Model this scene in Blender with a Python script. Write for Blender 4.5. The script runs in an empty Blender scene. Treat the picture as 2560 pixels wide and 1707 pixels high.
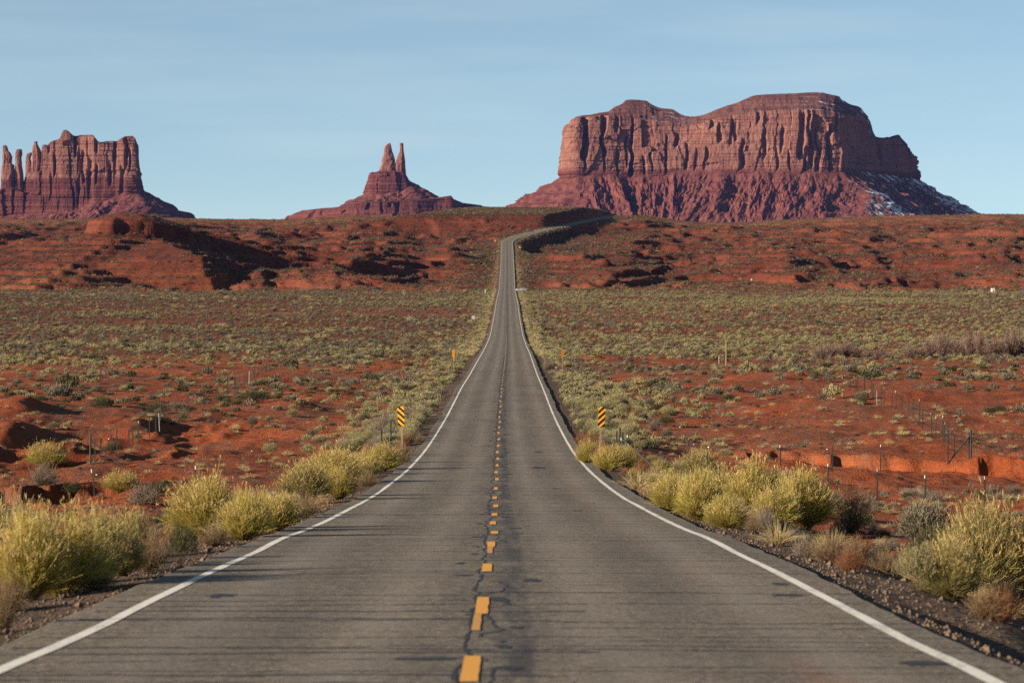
import bpy, math, random
import numpy as np
from mathutils import Vector

# ------------------------------------------------------------------ camera, world, sun, exposure
S = bpy.context.scene
C = S.collection
FPX, CX, HY = 7111.0, 1280.0, 653.0          # focal length and principal point in pixels of the photograph
cam_d = bpy.data.cameras.new('camera')
cam = bpy.data.objects.new('camera', cam_d); C.objects.link(cam)
cam_d.lens = 100.0; cam_d.sensor_width = 36.0; cam_d.sensor_fit = 'HORIZONTAL'
cam_d.shift_y = -(853.5 - HY) / 2560.0
cam_d.clip_start = 0.5; cam_d.clip_end = 60000
cam.location = (0, 0, 0); cam.rotation_euler = (math.radians(90), 0, 0)
cam_d.dof.use_dof = True; cam_d.dof.focus_distance = 135.0; cam_d.dof.aperture_fstop = 3.5
S.camera = cam

SUN_EL, SUN_BEHIND = math.radians(17.0), math.radians(22.5)
tosun = Vector((-math.cos(SUN_BEHIND) * math.cos(SUN_EL), -math.sin(SUN_BEHIND) * math.cos(SUN_EL), math.sin(SUN_EL)))
sd = bpy.data.lights.new('sun', 'SUN'); sun = bpy.data.objects.new('sun', sd); C.objects.link(sun)
sd.energy = 4.2; sd.angle = math.radians(0.53); sd.color = (1.0, 0.87, 0.70)
sun.rotation_euler = tosun.to_track_quat('Z', 'Y').to_euler()
sun.location = (-60, -40, 60)

W = bpy.data.worlds.new('World'); S.world = W; W.use_nodes = True
nt = W.node_tree; nt.nodes.clear()
wo = nt.nodes.new('ShaderNodeOutputWorld'); bg = nt.nodes.new('ShaderNodeBackground')
sky = nt.nodes.new('ShaderNodeTexSky'); sky.sky_type = 'NISHITA'; sky.sun_disc = False
sky.sun_elevation = SUN_EL
sky.sun_rotation = math.atan2(tosun.x, tosun.y)
sky.altitude = 1600; sky.air_density = 1.0; sky.dust_density = 1.3; sky.ozone_density = 1.2
# the air over high desert stays blue down to a few degrees above the skyline: lift the looked-up elevation a little
tc = nt.nodes.new('ShaderNodeTexCoord'); sx = nt.nodes.new('ShaderNodeSeparateXYZ'); cb = nt.nodes.new('ShaderNodeCombineXYZ')
ma = nt.nodes.new('ShaderNodeMath'); ma.operation = 'MULTIPLY_ADD'; ma.inputs[1].default_value = 1.25; ma.inputs[2].default_value = 0.085
nt.links.new(tc.outputs['Generated'], sx.inputs[0])
nt.links.new(sx.outputs[0], cb.inputs[0]); nt.links.new(sx.outputs[1], cb.inputs[1])
nt.links.new(sx.outputs[2], ma.inputs[0]); nt.links.new(ma.outputs[0], cb.inputs[2])
nt.links.new(cb.outputs[0], sky.inputs[0])
# faint cirrus
mp = nt.nodes.new('ShaderNodeMapping'); mp.inputs['Scale'].default_value = (3.0, 3.0, 30.0); mp.inputs['Rotation'].default_value = (0, 0.10, 0)
nz = nt.nodes.new('ShaderNodeTexNoise'); nz.inputs['Scale'].default_value = 2.2; nz.inputs['Detail'].default_value = 5; nz.inputs['Roughness'].default_value = 0.55
cr = nt.nodes.new('ShaderNodeValToRGB'); cr.color_ramp.elements[0].position = 0.47; cr.color_ramp.elements[1].position = 0.8
cr.color_ramp.elements[0].color = (0, 0, 0, 1); cr.color_ramp.elements[1].color = (0.20, 0.20, 0.20, 1)
mx = nt.nodes.new('ShaderNodeMix'); mx.data_type = 'RGBA'
mx.inputs[7].default_value = (4.6, 5.0, 5.2, 1)
nt.links.new(tc.outputs['Generated'], mp.inputs[0]); nt.links.new(mp.outputs[0], nz.inputs['Vector']); nt.links.new(nz.outputs['Fac'], cr.inputs[0])
nt.links.new(cr.outputs[0], mx.inputs[0]); nt.links.new(sky.outputs[0], mx.inputs[6]); tn = nt.nodes.new('ShaderNodeMix'); tn.data_type = 'RGBA'; tn.blend_type = 'MULTIPLY'; tn.inputs[0].default_value = 1.0; tn.inputs[7].default_value = (1.05, 1.05, 0.955, 1)
nt.links.new(mx.outputs[2], tn.inputs[6]); nt.links.new(tn.outputs[2], bg.inputs[0])
nt.links.new(bg.outputs[0], wo.inputs[0])
bg.inputs[1].default_value = 0.0545

vs = S.view_settings
vs.view_transform = 'Standard'; vs.look = 'None'; vs.gamma = 1.0; vs.use_curve_mapping = False
vs.exposure = 1.52
cy = S.cycles
cy.max_bounces = 6; cy.diffuse_bounces = 3; cy.glossy_bounces = 2; cy.transmission_bounces = 3; cy.volume_bounces = 0
cy.transparent_max_bounces = 6
cy.sample_clamp_indirect = 4.0
cy.use_denoising = False

rng = np.random.default_rng(11)

# ------------------------------------------------------------------ helpers
def tag(o, label=None, cat=None, group=None, kind=None):
    if label: o['label'] = label
    if cat: o['category'] = cat
    if group: o['group'] = group
    if kind: o['kind'] = kind
    return o

def link(o, parent=None):
    C.objects.link(o)
    if parent is not None: o.parent = parent
    return o

def mesh(name, V, F, mat=None, smooth=True, attrs=None, mats=None, fmat=None):
    """V (n,3); F (m,k) or list of such arrays of different k; attrs {name: (n,) or (n,4)}"""
    me = bpy.data.meshes.new(name)
    V = np.asarray(V, np.float32)
    Fs = F if isinstance(F, list) else [F]
    Fs = [np.asarray(f, np.int32) for f in Fs if len(f)]
    me.vertices.add(len(V)); me.vertices.foreach_set('co', V.ravel())
    tot = np.concatenate([np.full(len(f), f.shape[1], np.int32) for f in Fs])
    idx = np.concatenate([f.ravel() for f in Fs])
    me.loops.add(len(idx)); me.loops.foreach_set('vertex_index', idx)
    me.polygons.add(len(tot))
    st = np.zeros(len(tot), np.int32); st[1:] = np.cumsum(tot)[:-1]
    me.polygons.foreach_set('loop_start', st)
    me.polygons.foreach_set('use_smooth', np.full(len(tot), smooth))
    if attrs:
        for k, a in attrs.items():
            a = np.asarray(a, np.float32)
            if a.ndim == 1:
                at = me.attributes.new(k, 'FLOAT', 'POINT'); at.data.foreach_set('value', a)
            else:
                at = me.attributes.new(k, 'FLOAT_COLOR', 'POINT'); at.data.foreach_set('color', a.ravel())
    for m in (mats or ([mat] if mat else [])): me.materials.append(m)
    if fmat is not None: me.polygons.foreach_set('material_index', np.asarray(fmat, np.int32))
    me.update(calc_edges=True); me.validate()
    return me

def obj(name, V, F, mat=None, parent=None, **k):
    return link(bpy.data.objects.new(name, mesh(name, V, F, mat, **k)), parent)

def empty(name, loc, rz=0.0):
    o = bpy.data.objects.new(name, None); o.location = loc; o.rotation_euler = (0, 0, rz); o.empty_display_size = 0.2
    return link(o)

class MB:
    """collects simple solids into one mesh"""
    def __init__(s): s.v = []; s.f4 = []; s.f3 = []; s.n = 0
    def add(s, V, F4=(), F3=()):
        V = np.asarray(V, float); s.v.append(V)
        if len(F4): s.f4.append(np.asarray(F4) + s.n)
        if len(F3): s.f3.append(np.asarray(F3) + s.n)
        s.n += len(V); return s
    def box(s, c, d, R=None):
        q = np.array([[i, j, k] for i in (-.5, .5) for j in (-.5, .5) for k in (-.5, .5)]) * np.array(d)
        if R is not None: q = q @ np.asarray(R).T
        return s.add(q + np.array(c), [[0, 1, 3, 2], [4, 6, 7, 5], [0, 4, 5, 1], [2, 3, 7, 6], [0, 2, 6, 4], [1, 5, 7, 3]])
    def bar(s, a, b, r0, r1=None, n=6):
        a = np.array(a, float); b = np.array(b, float); r1 = r0 if r1 is None else r1
        d = (b - a) / max(np.linalg.norm(b - a), 1e-9)
        u = np.cross(d, [0.31, 0.17, 0.93] if abs(d[2]) < .9 else [1, 0, 0]); u /= np.linalg.norm(u); w = np.cross(d, u)
        t = np.linspace(0, 2 * math.pi, n, endpoint=False)
        ring = np.cos(t)[:, None] * u + np.sin(t)[:, None] * w
        V = np.vstack([a + ring * r0, b + ring * r1, [a], [b]])
        F4 = [[i, (i + 1) % n, n + (i + 1) % n, n + i] for i in range(n)]
        F3 = [[(i + 1) % n, i, 2 * n] for i in range(n)] + [[n + i, n + (i + 1) % n, 2 * n + 1] for i in range(n)]
        return s.add(V, F4, F3)
    def prism(s, P, y0, y1):
        """polygon P in (x,z), extruded along y"""
        n = len(P); P = np.array(P, float)
        V = np.vstack([np.c_[P[:, 0], np.full(n, y0), P[:, 1]], np.c_[P[:, 0], np.full(n, y1), P[:, 1]], [[P[:, 0].mean(), y0, P[:, 1].mean()]], [[P[:, 0].mean(), y1, P[:, 1].mean()]]])
        F4 = [[i, (i + 1) % n, n + (i + 1) % n, n + i] for i in range(n)]
        F3 = [[(i + 1) % n, i, 2 * n] for i in range(n)] + [[n + i, n + (i + 1) % n, 2 * n + 1] for i in range(n)]
        return s.add(V, F4, F3)
    def build(s, name, mat, parent=None, smooth=False):
        V = np.vstack(s.v); F = []
        if s.f4: F.append(np.vstack(s.f4))
        if s.f3: F.append(np.vstack(s.f3))
        return obj(name, V, F, mat, parent, smooth=smooth)

def hsh(ix, iy, seed):
    ix = ix.astype(np.int64).astype(np.uint32); iy = iy.astype(np.int64).astype(np.uint32)
    h = ix * np.uint32(374761393) + iy * np.uint32(668265263) + np.uint32((seed * 974711 + 12345) & 0xffffffff)
    h = (h ^ (h >> np.uint32(13))) * np.uint32(1274126177)
    h = (h ^ (h >> np.uint32(16))) * np.uint32(2246822519)
    return (h ^ (h >> np.uint32(15))).astype(np.float64) / 4294967295.0

def vn(x, y, seed=0):
    x = np.asarray(x, float); y = np.asarray(y, float) + 0 * x
    ix = np.floor(x); iy = np.floor(y); fx = x - ix; fy = y - iy
    fx = fx * fx * fx * (fx * (fx * 6 - 15) + 10); fy = fy * fy * fy * (fy * (fy * 6 - 15) + 10)
    a = hsh(ix, iy, seed); b = hsh(ix + 1, iy, seed); c = hsh(ix, iy + 1, seed); d = hsh(ix + 1, iy + 1, seed)
    return (a + (b - a) * fx) * (1 - fy) + (c + (d - c) * fx) * fy

def fbm(x, y, o=4, seed=0, g=0.5):
    s = 0; a = 1; t = 0
    for k in range(o):
        s = s + a * vn(x * 2.03 ** k + 17.3 * k, y * 2.03 ** k - 9.1 * k, seed + k); t += a; a *= g
    return s / t

def ridged(x, y, o=3, seed=0, g=0.5):
    s = 0; a = 1; t = 0
    for k in range(o):
        s = s + a * (1 - np.abs(2 * vn(x * 2.1 ** k + 5.7 * k, y * 2.1 ** k + 3.3 * k, seed + k) - 1)); t += a; a *= g
    return s / t

def sstep(a, b, x):
    t = np.clip((x - a) / (b - a), 0, 1); return t * t * (3 - 2 * t)

class Mono:
    """monotone cubic through a table"""
    def __init__(s, P):
        P = np.array(sorted(P), float); s.x, s.y = P[:, 0], P[:, 1]
        d = np.diff(s.y) / np.diff(s.x); m = np.zeros(len(s.x)); m[1:-1] = np.where(d[:-1] * d[1:] > 0, 2 * d[:-1] * d[1:] / np.where(d[:-1] + d[1:] == 0, 1, d[:-1] + d[1:]), 0)
        m[0], m[-1] = d[0], d[-1]; s.m = m
    def __call__(s, q):
        q = np.asarray(q, float); qc = np.clip(q, s.x[0], s.x[-1])
        i = np.clip(np.searchsorted(s.x, qc) - 1, 0, len(s.x) - 2)
        h = s.x[i + 1] - s.x[i]; t = (qc - s.x[i]) / h
        r = (2 * t**3 - 3 * t**2 + 1) * s.y[i] + (t**3 - 2 * t**2 + t) * h * s.m[i] + (3 * t**2 - 2 * t**3) * s.y[i + 1] + (t**3 - t**2) * h * s.m[i + 1]
        return r + np.where(q < s.x[0], (q - s.x[0]) * s.m[0], 0)

def zY(Y, D): return (HY - np.asarray(Y, float)) * np.asarray(D, float) / FPX
def xX(X, D): return (np.asarray(X, float) - CX) * np.asarray(D, float) / FPX

# ------------------------------------------------------------------ materials
class NB:
    def __init__(s, name):
        s.m = bpy.data.materials.new(name); s.m.use_nodes = True
        s.t = s.m.node_tree; s.t.nodes.clear()
        s.out = s.t.nodes.new('ShaderNodeOutputMaterial')
    def n(s, typ, ins=None, **kw):
        nd = s.t.nodes.new('ShaderNode' + typ)
        for k, v in kw.items(): setattr(nd, k, v)
        for k, v in (ins or {}).items(): s.set(nd.inputs[k], v)
        return nd
    def set(s, sock, v):
        if isinstance(v, bpy.types.NodeSocket): s.t.links.new(v, sock)
        elif isinstance(v, bpy.types.Node): s.t.links.new(v.outputs[0], sock)
        elif isinstance(v, tuple) and len(v) == 3 and sock.type == 'RGBA': sock.default_value = (*v, 1)
        else: sock.default_value = v
    def math(s, op, a, b=0.0, c=None, clamp=False):
        nd = s.n('Math', operation=op); nd.use_clamp = clamp; s.set(nd.inputs[0], a); s.set(nd.inputs[1], b)
        if c is not None: s.set(nd.inputs[2], c)
        return nd.outputs[0]
    def mix(s, f, a, b, blend='MIX'):
        nd = s.n('Mix', data_type='RGBA', blend_type=blend); s.set(nd.inputs[0], f); s.set(nd.inputs[6], a); s.set(nd.inputs[7], b); return nd.outputs[2]
    def ramp(s, f, stops):
        nd = s.n('ValToRGB'); e = nd.color_ramp.elements
        while len(e) < len(stops): e.new(0.5)
        for i, (p, c) in enumerate(stops):
            e[i].position = p; e[i].color = (*c, 1) if isinstance(c, tuple) else (c, c, c, 1)
        s.set(nd.inputs[0], f); return nd.outputs[0]
    def map(s, vec, scale, loc=(0, 0, 0), rot=(0, 0, 0)):
        nd = s.n('Mapping'); s.set(nd.inputs[0], vec); nd.inputs['Scale'].default_value = scale; nd.inputs['Location'].default_value = loc; nd.inputs['Rotation'].default_value = rot; return nd.outputs[0]
    def noise(s, vec, scale, detail=4, rough=0.55, dist=0.0):
        nd = s.n('TexNoise'); s.set(nd.inputs['Vector'], vec); nd.inputs['Scale'].default_value = scale; nd.inputs['Detail'].default_value = detail; nd.inputs['Roughness'].default_value = rough; nd.inputs['Distortion'].default_value = dist; return nd.outputs['Fac']
    def vor(s, vec, scale, feature='F1', out='Distance', rand=1.0):
        nd = s.n('TexVoronoi', feature=feature); s.set(nd.inputs['Vector'], vec); nd.inputs['Scale'].default_value = scale; nd.inputs['Randomness'].default_value = rand; return nd.outputs[out]
    def attr(s, name, out='Fac'):
        return s.n('Attribute', attribute_name=name).outputs[out]
    def obj(s): return s.n('TexCoord').outputs['Object']
    def bump(s, h, dist, strength=1.0):
        nd = s.n('Bump'); s.set(nd.inputs['Height'], h); nd.inputs['Distance'].default_value = dist; nd.inputs['Strength'].default_value = strength; return nd.outputs[0]
    def pbr(s, col, rough=0.9, spec=0.2, normal=None, metal=0.0):
        p = s.n('BsdfPrincipled'); s.set(p.inputs['Base Color'], col); s.set(p.inputs['Roughness'], rough); p.inputs['Specular IOR Level'].default_value = spec; p.inputs['Metallic'].default_value = metal
        if normal is not None: s.set(p.inputs['Normal'], normal)
        s.t.links.new(p.outputs[0], s.out.inputs[0]); return s.m

def flat(name, col, rough=0.6, spec=0.3, metal=0.0, var=0.25, scale=9.0):
    b = NB(name); o = b.obj(); f = b.noise(o, scale, 4)
    c = b.mix(f, tuple(x * (1 - var) for x in col), tuple(min(1, x * (1 + var)) for x in col))
    return b.pbr(c, rough, spec, None, metal)

def mat_ground():
    b = NB('red_desert_soil'); o = b.obj()
    big = b.noise(b.map(o, (0.022, 0.010, 0.022)), 1.0, 5, 0.6)
    mid = b.noise(b.map(o, (0.30, 0.14, 0.3)), 1.0, 6, 0.65)
    fine = b.noise(o, 2.6, 6, 0.7)
    c = b.ramp(mid, [(0.30, (0.150, 0.036, 0.016)), (0.46, (0.275, 0.068, 0.025)), (0.60, (0.375, 0.100, 0.036)), (0.76, (0.47, 0.155, 0.062))])
    c2 = b.ramp(big, [(0.32, (0.17, 0.038, 0.018)), (0.5, (0.30, 0.066, 0.026)), (0.68, (0.40, 0.115, 0.048))])
    c = b.mix(0.5, c, c2)
    c = b.mix(1.0, c, (0.90, 0.90, 0.80), 'MULTIPLY')
    wn = b.noise(b.map(o, (0.11, 0.045, 0.11), (12, 4, 3)), 1.0, 7, 0.72)
    c = b.mix(b.ramp(wn, [(0.36, 0.55), (0.56, 0.0)]), c, (0.088, 0.032, 0.019))
    # greyish litter, dry stems and crust lying in patches
    lit = b.noise(b.map(o, (0.16, 0.05, 0.16), (31, 7, 0)), 1.0, 6, 0.68)
    spk = b.noise(b.map(o, (1.8, 0.9, 1.8)), 1.0, 4, 0.7)
    lm = b.math('MULTIPLY', b.ramp(lit, [(0.42, 0.0), (0.62, 1.0)]), b.ramp(spk, [(0.40, 0.1), (0.58, 0.9)]))
    c = b.mix(lm, c, (0.130, 0.078, 0.052))
    col = b.n('Attribute', attribute_name='zone'); sep = b.n('SeparateColor', {0: col.outputs['Color']})
    gv, pale, scrub_shade = sep.outputs[0], sep.outputs[1], sep.outputs[2]
    # pale orange ledges and eroded heads
    pn = b.noise(b.map(o, (0.06, 0.02, 0.3), (3, 8, 1)), 1.0, 6, 0.7)
    c = b.mix(b.math('MULTIPLY', pale, b.ramp(pn, [(0.40, 0.0), (0.62, 1.0)])), c, (0.50, 0.225, 0.100))
    # low dead scrub and crust on far slopes, with shade painted into the dark
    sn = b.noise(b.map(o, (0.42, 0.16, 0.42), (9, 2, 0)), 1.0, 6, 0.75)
    c = b.mix(b.math('MULTIPLY', scrub_shade, b.ramp(sn, [(0.44, 0.0), (0.60, 0.9)])), c, (0.085, 0.058, 0.040))
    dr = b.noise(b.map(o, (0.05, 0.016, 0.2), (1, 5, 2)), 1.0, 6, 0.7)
    c = b.mix(b.math('MULTIPLY', scrub_shade, b.ramp(dr, [(0.42, 0.75), (0.58, 0.0)])), c, (0.145, 0.034, 0.020))
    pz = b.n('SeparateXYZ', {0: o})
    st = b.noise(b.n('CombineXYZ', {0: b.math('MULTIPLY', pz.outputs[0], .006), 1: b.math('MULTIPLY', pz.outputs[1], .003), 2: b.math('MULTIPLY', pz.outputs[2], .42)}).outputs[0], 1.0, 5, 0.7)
    c = b.mix(b.math('MULTIPLY', scrub_shade, 0.72), c, b.ramp(st, [(0.36, (0.048, 0.013, 0.010)), (0.50, (0.115, 0.029, 0.016)), (0.68, (0.235, 0.068, 0.035))]))
    c = b.mix(b.math('MULTIPLY', scrub_shade, b.math('GREATER_THAN', pz.outputs[1], 1240.0)), c, b.mix(1.0, c, (0.74, 0.66, 0.72), 'MULTIPLY'))
    # gravel shoulders
    v1 = b.vor(o, 22.0, out='Color'); bw = b.n('RGBToBW', {0: v1}).outputs[0]
    g = b.ramp(bw, [(0.15, (0.034, 0.022, 0.016)), (0.5, (0.090, 0.060, 0.042)), (0.85, (0.185, 0.132, 0.094))])
    g = b.mix(b.ramp(b.noise(o, 1.4, 5, 0.65), [(0.5, 0.0), (0.75, 0.5)]), g, (0.17, 0.075, 0.042))
    gm = b.math('MULTIPLY', gv, b.ramp(b.math('ADD', b.noise(o, 1.1, 5, 0.7), b.math('MULTIPLY', gv, 0.45)), [(0.38, 0.0), (0.62, 1.0)]))
    c = b.mix(b.ramp(fine, [(0.3, 0.42), (0.6, 0.0)]), c, (0.10, 0.026, 0.013))
    c = b.mix(gm, c, g)
    h = b.math('ADD', b.math('MULTIPLY', fine, 0.5), b.math('MULTIPLY', b.noise(o, 9.0, 5, 0.7), 0.45))
    h = b.math('ADD', h, b.math('MULTIPLY', b.noise(b.map(o, (0.5, 0.3, 0.5)), 1.0, 7, 0.75), 2.4))
    return b.pbr(c, 0.95, 0.08, b.bump(h, 0.26, 1.0))

def mat_asphalt():
    b = NB('worn_asphalt'); o = b.obj()
    sp = b.vor(o, 70.0, out='Color'); sp2 = b.vor(b.map(o, (1, .55, 1)), 21.0, out='Color')
    bw = b.math('ADD', b.math('MULTIPLY', b.n('RGBToBW', {0: sp}).outputs[0], .5), b.math('MULTIPLY', b.n('RGBToBW', {0: sp2}).outputs[0], .5))
    c = b.ramp(bw, [(0.2, (0.065, 0.050, 0.036)), (0.5, (0.152, 0.121, 0.088)), (0.72, (0.226, 0.178, 0.125)), (0.9, (0.347, 0.275, 0.194))])
    gr = b.noise(b.map(o, (1, .5, 1)), 10.0, 5, 0.8)
    c = b.mix(b.ramp(gr, [(0.36, 0.42), (0.50, 0.0)]), c, (0.062, 0.051, 0.042))
    c = b.mix(b.ramp(gr, [(0.52, 0.0), (0.68, 0.55)]), c, (0.27, 0.225, 0.175))
    big = b.noise(b.map(o, (0.9, 0.07, 1)), 1.0, 6, 0.65)
    c = b.mix(b.ramp(big, [(0.34, 0.42), (0.62, 0.0)]), c, (0.064, 0.054, 0.046))
    bl = b.noise(b.map(o, (0.5, 0.35, 1), (5, 3, 0)), 1.0, 6, 0.7)
    c = b.mix(b.ramp(bl, [(0.55, 0.0), (0.78, 0.55)]), c, (0.20, 0.165, 0.132))
    # polished wheel paths and the oily strip between them
    u = b.attr('lane')                                     # metres from the road's centre
    def band(c0, w): return b.math('SUBTRACT', 1.0, b.math('DIVIDE', b.math('ABSOLUTE', b.math('SUBTRACT', u, c0)), w), clamp=True)
    cs = b.math('MULTIPLY', band(0.1, .8), b.ramp(b.noise(b.map(o, (2.2, .22, 1), (7, 3, 0)), 1.0, 6, .72), [(.40, 0.0), (.60, .7)]))
    c = b.mix(cs, c, (0.048, 0.043, 0.041))
    sm_ = b.math('MULTIPLY', b.math('MULTIPLY', band(0.27, .17), 2.0, clamp=True), b.ramp(b.noise(b.map(o, (3.0, .30, 1), (4, 8, 0)), 1.0, 6, .75), [(.40, 0.0), (.56, .8)]))
    c = b.mix(sm_, c, (0.036, 0.034, 0.035))
    ls = b.math('MULTIPLY', b.math('MAXIMUM', band(-1.9, .45), band(1.9, .45)), b.ramp(b.noise(b.map(o, (1.4, .10, 1), (1, 6, 0)), 1.0, 5, .7), [(.36, 0.0), (.64, .45)]))
    c = b.mix(ls, c, (0.078, 0.066, 0.055))
    wp = b.math('MAXIMUM', b.math('MAXIMUM', band(-2.75, .55), band(-1.05, .5)), b.math('MAXIMUM', band(1.05, .5), band(2.75, .55)))
    c = b.mix(b.math('MULTIPLY', wp, b.math('MULTIPLY', b.noise(b.map(o, (1, 0.06, 1)), 1.0, 4, 0.6), 0.8)), c, (0.230, 0.192, 0.155))
    # rust-red soil tracked along the right wheel path
    rd = b.math('MULTIPLY', band(2.45, .32), b.ramp(b.noise(b.map(o, (1.6, 0.09, 1), (2, 9, 0)), 1.0, 6, 0.7), [(0.47, 0.0), (0.66, 0.42)]))
    c = b.mix(rd, c, (0.22, 0.085, 0.045))
    ed = b.ramp(b.math('ABSOLUTE', u), [(0.0, 0.0), (1.0, 0.0)])
    h = b.math('ADD', bw, b.math('MULTIPLY', b.noise(o, 28, 4), 0.6))
    return b.pbr(c, 0.85, 0.2, b.bump(b.math('ADD', h, b.math('MULTIPLY', b.n('RGBToBW', {0: sp2}).outputs[0], 2.0)), 0.012, 1.0))

def mat_paint(name, col, wear):
    b = NB(name); o = b.obj()
    f = b.noise(o, 16, 6, 0.75); f2 = b.noise(b.map(o, (2, .4, 1)), 1.0, 5, 0.7)
    c = b.mix(b.ramp(b.math('ADD', b.math('MULTIPLY', f, .6), b.math('MULTIPLY', f2, .4)), [(wear - .06, 0.75), (wear + .05, 0.0)]), col, (0.10, 0.085, 0.07))
    c = b.mix(b.math('MULTIPLY', b.noise(o, 40, 3), 0.25), c, tuple(x * 0.55 for x in col))
    return b.pbr(c, 0.8, 0.2)

def mat_plant(name, base, mid, tip, trans=0.3, rnd=0.35):
    b = NB(name)
    t = b.attr('grow'); r = b.attr('vary'); oi = b.n('ObjectInfo').outputs['Random']
    c = b.ramp(t, [(0.0, base), (0.5, mid), (1.0, tip)])
    k = b.math('ADD', b.math('MULTIPLY', r, rnd), b.math('MULTIPLY', oi, rnd * 0.8))
    c = b.mix(k, c, tuple(x * y for x, y in zip(mid, (0.55, 0.50, 0.50))))
    d = b.n('BsdfDiffuse', {'Color': c}); tr = b.n('BsdfTranslucent', {'Color': c})
    ms = b.n('MixShader', {0: trans, 1: d.outputs[0], 2: tr.outputs[0]})
    b.t.links.new(ms.outputs[0], b.out.inputs[0]); return b.m

def mat_rock(zband, zlo, pale=1.0):
    """red sandstone: light massive cliff over dark banded ledges over talus; zband = height of the colour change"""
    b = NB('red_sandstone'); o = b.obj()
    sp = b.n('SeparateXYZ', {0: o}); z = sp.outputs[2]
    part = b.attr('part')                                  # 0 talus .. 1 cliff .. 2 cap slopes
    warp = b.noise(b.map(o, (0.006, 0.006, 0.012)), 1.0, 4, 0.6)
    zw = b.math('ADD', z, b.math('MULTIPLY', warp, 26.0))
    cxyz = b.n('CombineXYZ', {0: b.math('MULTIPLY', sp.outputs[0], 0.0022), 1: b.math('MULTIPLY', sp.outputs[1], 0.0022), 2: b.math('MULTIPLY', zw, 0.16)}).outputs[0]
    strata = b.noise(cxyz, 1.0, 5, 0.7)
    streak = b.noise(b.map(o, (0.085, 0.085, 0.0075)), 1.0, 6, 0.65)
    blot = b.noise(b.map(o, (0.02, 0.02, 0.013), (4, 1, 0)), 1.0, 5, 0.6)
    cliff = b.ramp(strata, [(0.30, (0.145, 0.054, 0.041)), (0.50, (0.194, 0.080, 0.057)), (0.70, (0.228, 0.108, 0.080))])
    cliff = b.mix(b.ramp(blot, [(0.42, 0.0), (0.66, 0.7)]), cliff, (0.244, 0.116, 0.078))
    cliff = b.mix(b.ramp(streak, [(0.36, 0.42), (0.50, 0.0)]), cliff, (0.085, 0.034, 0.034))
    ledge = b.ramp(strata, [(0.34, (0.062, 0.019, 0.018)), (0.50, (0.110, 0.034, 0.026)), (0.66, (0.153, 0.052, 0.036))])
    tal = b.noise(b.map(o, (0.031, 0.031, 0.049)), 1.0, 7, 0.72)
    talus = b.ramp(tal, [(0.34, (0.077, 0.025, 0.021)), (0.52, (0.126, 0.041, 0.032)), (0.68, (0.174, 0.063, 0.049))])
    bandm = b.ramp(b.math('ADD', b.math('DIVIDE', b.math('SUBTRACT', zw, zband + 13.0), 26.0), 0.5), [(0.25, 0.0), (0.75, 1.0)])
    c = b.mix(bandm, ledge, cliff)
    c = b.mix(b.ramp(part, [(0.0, 1.0), (0.95, 0.0)]), c, talus)
    capm = b.math('SUBTRACT', part, 1.0, clamp=True)
    c = b.mix(b.math('MULTIPLY', capm, 0.9), c, b.mix(b.ramp(strata, [(0.42, 0.0), (0.58, 1.0)]), (0.070, 0.029, 0.025), (0.143, 0.060, 0.046)))
    # snow left lying on ledges turned away from the sun
    g = b.n('NewGeometry'); ns = b.n('SeparateXYZ', {0: g.outputs['Normal']})
    face = b.math('ADD', b.math('MULTIPLY', ns.outputs[0], 0.75), b.math('MULTIPLY', ns.outputs[2], 0.62))
    mpn = b.n('Mapping', {0: o}, vector_type='TEXTURE'); mpn.inputs['Rotation'].default_value = (0, 0.62, 0); mpn.inputs['Scale'].default_value = (44, 26, 9)
    sn = b.noise(mpn.outputs[0], 1.0, 7, 0.72)
    sm = b.math('MULTIPLY', b.ramp(face, [(0.52, 0.0), (0.76, 1.0)]), b.ramp(b.math('ADD', sn, b.math('MULTIPLY', b.math('SUBTRACT', b.attr('snow'), 1.0), 0.22)), [(0.50, 0.0), (0.56, 1.0)]))
    c = b.mix(sm, c, (0.72, 0.74, 0.78))
    ck = b.vor(b.map(o, (0.075, 0.075, 0.022)), 1.0, 'DISTANCE_TO_EDGE')
    ckm = b.ramp(ck, [(0.0, 0.42), (0.05, 0.0)])
    c = b.mix(b.math('MULTIPLY', ckm, b.ramp(part, [(0.4, 0.0), (0.9, 1.0)])), c, (0.050, 0.020, 0.018))
    h = b.math('ADD', b.math('MULTIPLY', b.noise(o, 0.10, 7, 0.75), 5.0), b.math('MULTIPLY', strata, 8.0))
    h = b.math('ADD', h, b.math('MULTIPLY', streak, 3.0))
    return b.pbr(c, 0.95, 0.05, b.bump(h, 1.0, 0.85))

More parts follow.
